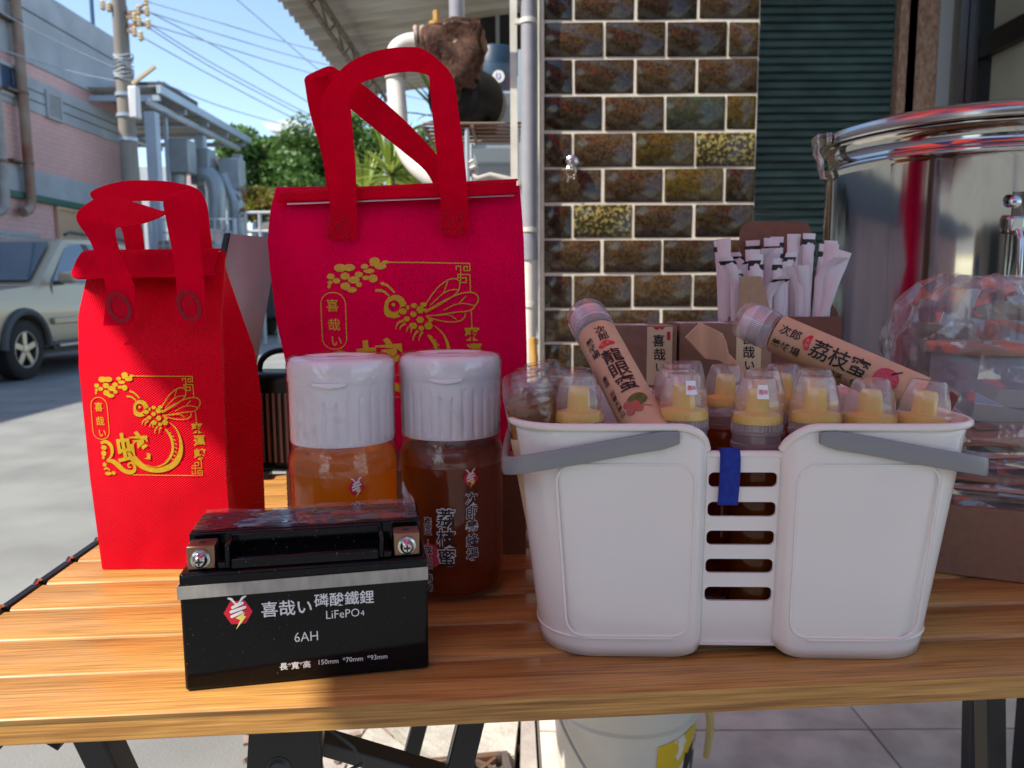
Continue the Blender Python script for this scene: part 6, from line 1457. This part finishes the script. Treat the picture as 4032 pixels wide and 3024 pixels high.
# ================================================================ stainless insulated pot on its stand
PX, PY, PR = .682, 1.180, .200; PK = 1.0
pot = thing('steel_pot', 'large polished stainless insulated pot with clamped lid at the right', 'pot', (PX, PY, ZT))
cz = lambda z: ZT+(z*1.10 if z <= .386 else .426+(z-.386)*.68)
b = B(); b.lathe([(0, cz(.002)), (.186, cz(.002)), (.192, cz(.006)), (.196, cz(.012)), (.196, cz(.12)), (.196, cz(.25)), (.196, cz(.372)), (.1985, cz(.376)), (.2005, cz(.380)), (.2005, cz(.3835)), (.197, cz(.386))], 360, (PX, PY, 0), fn=lambda a, z: 1+.0011*math.sin(9*a+.4)+.0007*math.sin(23*a+1+3*z)+.0004*math.sin(47*a+2*z)); b.done('barrel', 'stainless', pot, angle=60)
b = B(); b.lathe([(.197, cz(.386)), (.1935, cz(.390)), (.1945, cz(.412)), (.200, cz(.420)), (.2025, cz(.4225)), (.2025, cz(.4255)), (.199, cz(.428))], 128, (PX, PY, 0), M=Matrix.Diagonal((PK, PK, 1))); b.done('collar', 'stainless', pot, angle=60)
b = B(); b.lathe([(.199, cz(.429)), (.2035, cz(.430)), (.2045, cz(.433)), (.2045, cz(.452)), (.2025, cz(.4545)), (.186, cz(.4560)), (.183, cz(.4620)), (.176, cz(.4665)), (.150, cz(.4690)), (.146, cz(.4660)), (0, cz(.470))], 128, (PX, PY, 0), M=Matrix.Diagonal((PK, PK, 1))); ld = b.done('lid', 'stainless_brushed', pot, angle=60)
def clamp(ang):
    M = Matrix.Translation((PX, PY, 0)) @ Matrix.Rotation(ang, 4, 'Z') @ Matrix.Translation((.2*(PK-1), 0, 0)); T = lambda p: M @ Vector(p)
    b = B(); prof = [(.206, .452), (.2235, .452), (.2235, .438), (.2215, .436), (.2205, .415), (.2130, .398), (.2125, .385), (.2105, .372), (.2005, .368)]
    rows = []
    for r_, z in prof:
        wd = .017 if z > .43 else .0125 if z > .39 else .011
        rows.append([b.bm.verts.new(T((r_, s*wd, cz(z)))) for s in (-1, -.62, -.5, -.28, -.12, .12, .28, .5, .62, 1)])
    for A, C in zip(rows, rows[1:]):
        for k in range(9): b.bm.faces.new((A[k], A[k+1], C[k+1], C[k]))
    for A in rows[4:7]:
        for k in (2, 3, 6, 7): A[k].co += (M.to_3x3() @ Vector((.0035, 0, 0)))
    o = b.done('clamp', 'steel', pot, solid=.0012, angle=35)
    b = B(); b.box(T((.2085, 0, cz(.442))), (.008, .040, .018), rz=ang); b.done('hinge', 'stainless_brushed', o, bevel=.001)
    b = B(); b.lathe([(0, .002), (.003, .0015), (.004, 0)], 14, T((.2075, .0245, cz(.440))), M=Matrix.Rotation(ang, 3, 'Z') @ Matrix.Rotation(R(90), 3, 'Y')); b.done('rivet', 'steel', o)
for a in (176, 296, 56): clamp(R(a))
def pothandle(ang):
    M = Matrix.Translation((PX, PY, 0)) @ Matrix.Rotation(ang, 4, 'Z') @ Matrix.Translation((.2*(PK-1), 0, 0)); T = lambda p: M @ Vector(p)
    b = B(); n = 10
    b.grid(12, 8, lambda u, v: T(((.1975+.0035*math.sin(math.pi*u)*math.sin(math.pi*v))*math.cos((u-.5)*.44), (.1975+.0035*math.sin(math.pi*u)*math.sin(math.pi*v))*math.sin((u-.5)*.44), cz(.205+.125*v)))); o = b.done('handle_plate', 'stainless', pot)
    b = B(); b.tube([T((.203, -.046, cz(.285))), T((.214, -.046, cz(.284))), T((.219, -.046, cz(.275))), T((.220, -.046, cz(.222))), T((.220, -.040, cz(.214))), T((.220, .040, cz(.214))), T((.220, .046, cz(.222))), T((.219, .046, cz(.275))), T((.214, .046, cz(.284))), T((.203, .046, cz(.285)))], .0038, 12); b.done('grip', 'steel', o)
    for s in (-1, 1):
        b = B(); b.box(T((.2055, s*.046, cz(.292))), (.012, .020, .022), rz=ang); b.done('bracket', 'stainless_brushed', o, bevel=.004)
        b = B(); b.lathe([(0, .003), (.006, .002), (.008, 0)], 16, T((.2025, s*.046, cz(.318))), M=Matrix.Rotation(ang, 3, 'Z') @ Matrix.Rotation(R(90), 3, 'Y')); b.done('rivet', 'steel', o)
pothandle(R(268)); pothandle(R(88))
psd = thing('work_bench', 'dark bench carrying the steel pot, just behind the camping table', 'bench', (.98, PY+.02, .1))
B().box((.98, PY+.02, ZT-.016), (1.06, .40, .030)).done('top', 'black_metal', psd, bevel=.002)
for x_ in (.98, 1.45):
    for sy in (-1, 1): B().box((x_, PY+.02+sy*.17, (ZT-.031+.1)/2), (.035, .035, ZT-.132)).done('leg', 'black_metal', psd)
bf = thing('rubber_foot', 'black block standing on the tiled floor behind the bucket', 'block', (.42, 1.72, .1)); B().box((.455, 1.72, .135), (.075, .10, .068)).done('block', 'black_plastic', bf, bevel=.004)

# ================================================================ clear bag with kraft pouches, wooden-lidded jar, low tray
X0, X1 = .335, .60
tr = thing('kraft_tray', 'low kraft tray at the right edge holding a stack of paper pouches', 'tray', (.44, .70, ZT), R(-24))
for c, s, nm in (((.0, -.085, .031), (.26, .003, .060), 'front_wall'), ((.0, .085, .031), (.26, .003, .060), 'back_wall'), ((-.1285, 0, .031), (.003, .166, .0596), 'side_wall'), ((.1285, 0, .031), (.003, .166, .0596), 'side_wall'), ((0, 0, .003), (.253, .166, .003), 'bottom')):
    B().box(c, s).done(nm, 'kraft', tr, world=False)
rr = random.Random(5)
for i in range(13):
    nm = 'paper pouch, %s from the top of the stack under the clear bag' % ORD[12-i]
    t = thing('paper_pouch', nm, 'pouch', (.455+rr.uniform(-.012, .012), .706+rr.uniform(-.010, .010), ZT+.0105+.0075*i), R(-24+rr.uniform(-4, 4)), group='stacked paper pouches under the clear bag')
    b = B(); b.grid(14, 8, lambda u, v: (-.125+.25*u, -.078+.156*v, .003*math.sin(u*5+i)+.0040*math.sin(math.pi*v)*math.sin(math.pi*u)+.016*u*(i/13)+.002*noise.noise(Vector((u*5, v*5, i)))))
    b.done('sheet', 'pouch' if i % 3 else 'kraft', t, world=False, solid=.0022)
jw = thing('lidded_jar', 'grey jar with round wooden lid and knob seen through the clear bag', 'jar', (.470, .760, ZT+.118))
b = B(); b.lathe([(0, 0), (.045, 0), (.048, .004), (.048, .060), (.046, .063)], 36); b.done('body', 'pvc_grey', jw, world=False)
b = B(); b.lathe([(0, .0632), (.054, .0632), (.055, .0650), (.055, .0700), (.053, .072), (0, .072)], 40); b.done('wooden_lid', 'wood_lid', jw, world=False)
b = B(); b.lathe([(0, .0722), (.004, .0722), (.0045, .0755), (.009, .080), (.0100, .086), (.008, .0915), (.003, .094), (0, .0942)], 24); b.done('knob', 'wood_lid', jw, world=False)
jb = thing('carton', 'plain brown carton hidden under the wooden-lidded jar', 'carton', (.47, .79, ZT+.0003)); B().box((.478, .800, ZT+.0573), (.100, .014, .114)).done('wall', 'kraft_dark', jb); B().box((.478, .746, ZT+.1165), (.110, .116, .0015)).done('shelf', 'kraft_dark', jb)
bagc = thing('plastic_bag', 'crumpled clear plastic bag over the pouches and jar at the right edge', 'plastic bag', (.46, .72, ZT))
def bagpt(u, v):
    a = math.pi*2*u; z = .255*v; sh = lerpk([(0, .92), (.12, 1.0), (.5, .93), (.8, .80), (.93, .70), (1, .50)], v)
    rx, ry = .150*sh, .100*sh; c, s = math.cos(a), math.sin(a); e = lambda q: math.copysign(abs(q)**.6, q)
    p = Vector((e(c)*rx, e(s)*ry, 0)); p.rotate(Matrix.Rotation(R(-24), 3, 'Z')); x, y = p.x+.475, p.y+.712
    q = Vector((x*14, y*14, z*12)); q2 = q*3.1
    d = (abs(noise.noise(q))*.034+abs(noise.noise(q2))*.016)*smooth01((v-.15)/.25)
    return Vector((x-d*c*1.0, y-d*s*.6, ZT+.004+z-d*.6+.010*noise.noise(Vector((c*2, s*2, 1)))*v))
b = B(); b.grid(54, 24, bagpt, wrap=True); bmesh.ops.triangulate(b.bm, faces=b.bm.faces[:], quad_method='ALTERNATE'); bmesh.ops.recalc_face_normals(b.bm, faces=b.bm.faces)
rc = random.Random(2); glints = B()
for e in b.bm.edges:
    if len(e.link_faces) == 2 and e.verts[0].co.z > ZT+.05 and e.calc_face_angle(0) > R(30) and rc.random() < .3:
        glints.tube([e.verts[0].co, e.verts[1].co], rc.uniform(.00015, .00045), 5, cap=False)  # thin pale tubes along sharp folds, standing in for highlights on the film
b.done('film', 'crumpled_film', bagc, smooth=False); glints.done('crease', 'crease_glint', bagc)
b = B(); b.grid(30, 30, lambda u, v: (lambda p: Vector((.475+(p.x-.475)*v, .712+(p.y-.712)*v, p.z-.004*(1-v)+.006*noise.noise(Vector((u*40, v*14, 0)))*(1-v))))(bagpt(u, .985)), wrap=True); b.done('top_film', 'crumpled_film', bagc, smooth=False)

# ================================================================ ribbed black speaker and leaning grey panel behind the small bag
spk = thing('portable_speaker', 'black portable speaker with vertical ribs between the two red bags', 'speaker', (-0.3026, 1.0094, 0.78), R(-4))
b = B(); b.box((0, .045, .068), (.125, .07, .136)); b.done('body', 'black_plastic', spk, world=False, bevel=.010, segs=4)
for k in range(13): B().box((-.051+.0085*k, .0085, .062), (.0034, .004, .094)).done('rib', 'rib_brown', spk, world=False)
b = B(); b.tube(spline([(-.050, .045, .128), (-.046, .045, .150), (-.025, .045, .163), (.02, .045, .163), (.046, .045, .150), (.050, .045, .128)], 5), .0042, 8); b.done('handle', 'black_plastic', spk, world=False)
pn = thing('metal_panel', 'leaning grey metal panel with black edge behind the small red bag', 'panel', (-0.3411, 1.0, 0.9083))
P4 = [(-0.3696, 1.03, 1.0997), (-0.3114, 1.045, 1.0944), (-0.3306, 0.985, 0.9199), (-0.3936, 0.975, 0.9214)]
b = B(); b.bm.faces.new([b.bm.verts.new(p) for p in P4]); b.done('sheet', 'alu_panel', pn, solid=.003)
b = B(); a_, c_ = Vector(P4[0]), Vector(P4[3]); b.bar(a_+Vector((-.003, .004, 0)), c_+Vector((-.003, .004, 0)), .009, .010); b.done('edge_trim', 'black_plastic', pn)
a_, c_ = Vector(P4[2]), Vector(P4[3]); b = B(); b.bar((a_.x+.01, a_.y+.012, ZT+.004), (c_.x, c_.y+.012, ZT+.004), .03, .007); b.bar(((a_.x+c_.x)/2, a_.y+.012, ZT+.008), ((a_.x+c_.x)/2, a_.y+.006, a_.z), .06, .004, up=(0, 1, 0)); b.done('foot', 'black_plastic', pn)

# ================================================================ paint bucket under the table
bk = thing('bucket', 'dirty white paint bucket with torn yellow and black label under the table', 'bucket', (.198, 1.30, .095))
bx, by, bz = .198, 1.30, .1015
b = B(); b.lathe([(0, .002), (.108, .002), (.112, .008), (.128, .168), (.1335, .170), (.1345, .174), (.1300, .178), (.1320, .205), (.1365, .208), (.137, .213), (.133, .215), (.128, .213), (.126, .17), (.11, .012), (0, .010)], 64, (bx, by, bz)); b.done('pail', 'bucket_white', bk)
cy = lambda r_, a, z: (bx+r_*math.sin(a), by-r_*math.cos(a), bz+z)
rb = lambda z: .1128+.0992*(z-.008)+.0006
f = Flat(); f.poly([(.30, .155), (1.15, .165), (1.19, .03), (.27, .02)]); f.to(lambda a, z, q: cy(rb(z), a, z), .06, .03).done('yellow_label', 'bucket_yellow', bk)
f = Flat(); f.k = 5; f.poly([(1.21, .140), (.95, .130), (.87, .122), (.81, .128), (.78, .10), (.70, .06), (.55, .035), (.45, .02), (1.21, .02)]); f.to(lambda a, z, q: cy(rb(z)+.0006, a, z), .06, .03).done('black_label', 'bucket_black', bk)
f = Flat(); f.k = 5
for k in range(4): f.stroke([(.87+.02*k, .085-.022*k), (.99+.01*k, .098-.022*k)], .010)
f.to(lambda a, z, q: cy(rb(z)+.0011, a, z), .05, .03).done('label_strokes', 'bucket_white', bk)
b = B(); pts = [cy(.139, R(-62), .200)]+[cy(.1415-.0005*k, R(-60+12*k), .195-.17*math.sin(math.pi*min(1, (k+1)/9))**1.0*(.95)) for k in range(0, 6)]
b.tube(spline([cy(.137, R(-75), .20), cy(.140, R(-55), .165), cy(.137, R(-35), .115), cy(.134, R(-15), .065), cy(.131, R(8), .03), cy(.129, R(40), .016), cy(.134, R(75), .06)], 5), .0026, 8); b.done('bail', 'grey_pipe_old', bk)
b = B(); b.tube([cy(.142, R(88), .208), cy(.152, R(90), .17), cy(.156, R(90), .12), cy(.150, R(90), .07)], [.004, .007, .0075, .006], 8); b.done('ear', 'handle_yellow', bk)

bk.scale = (1, 1, 1.14)
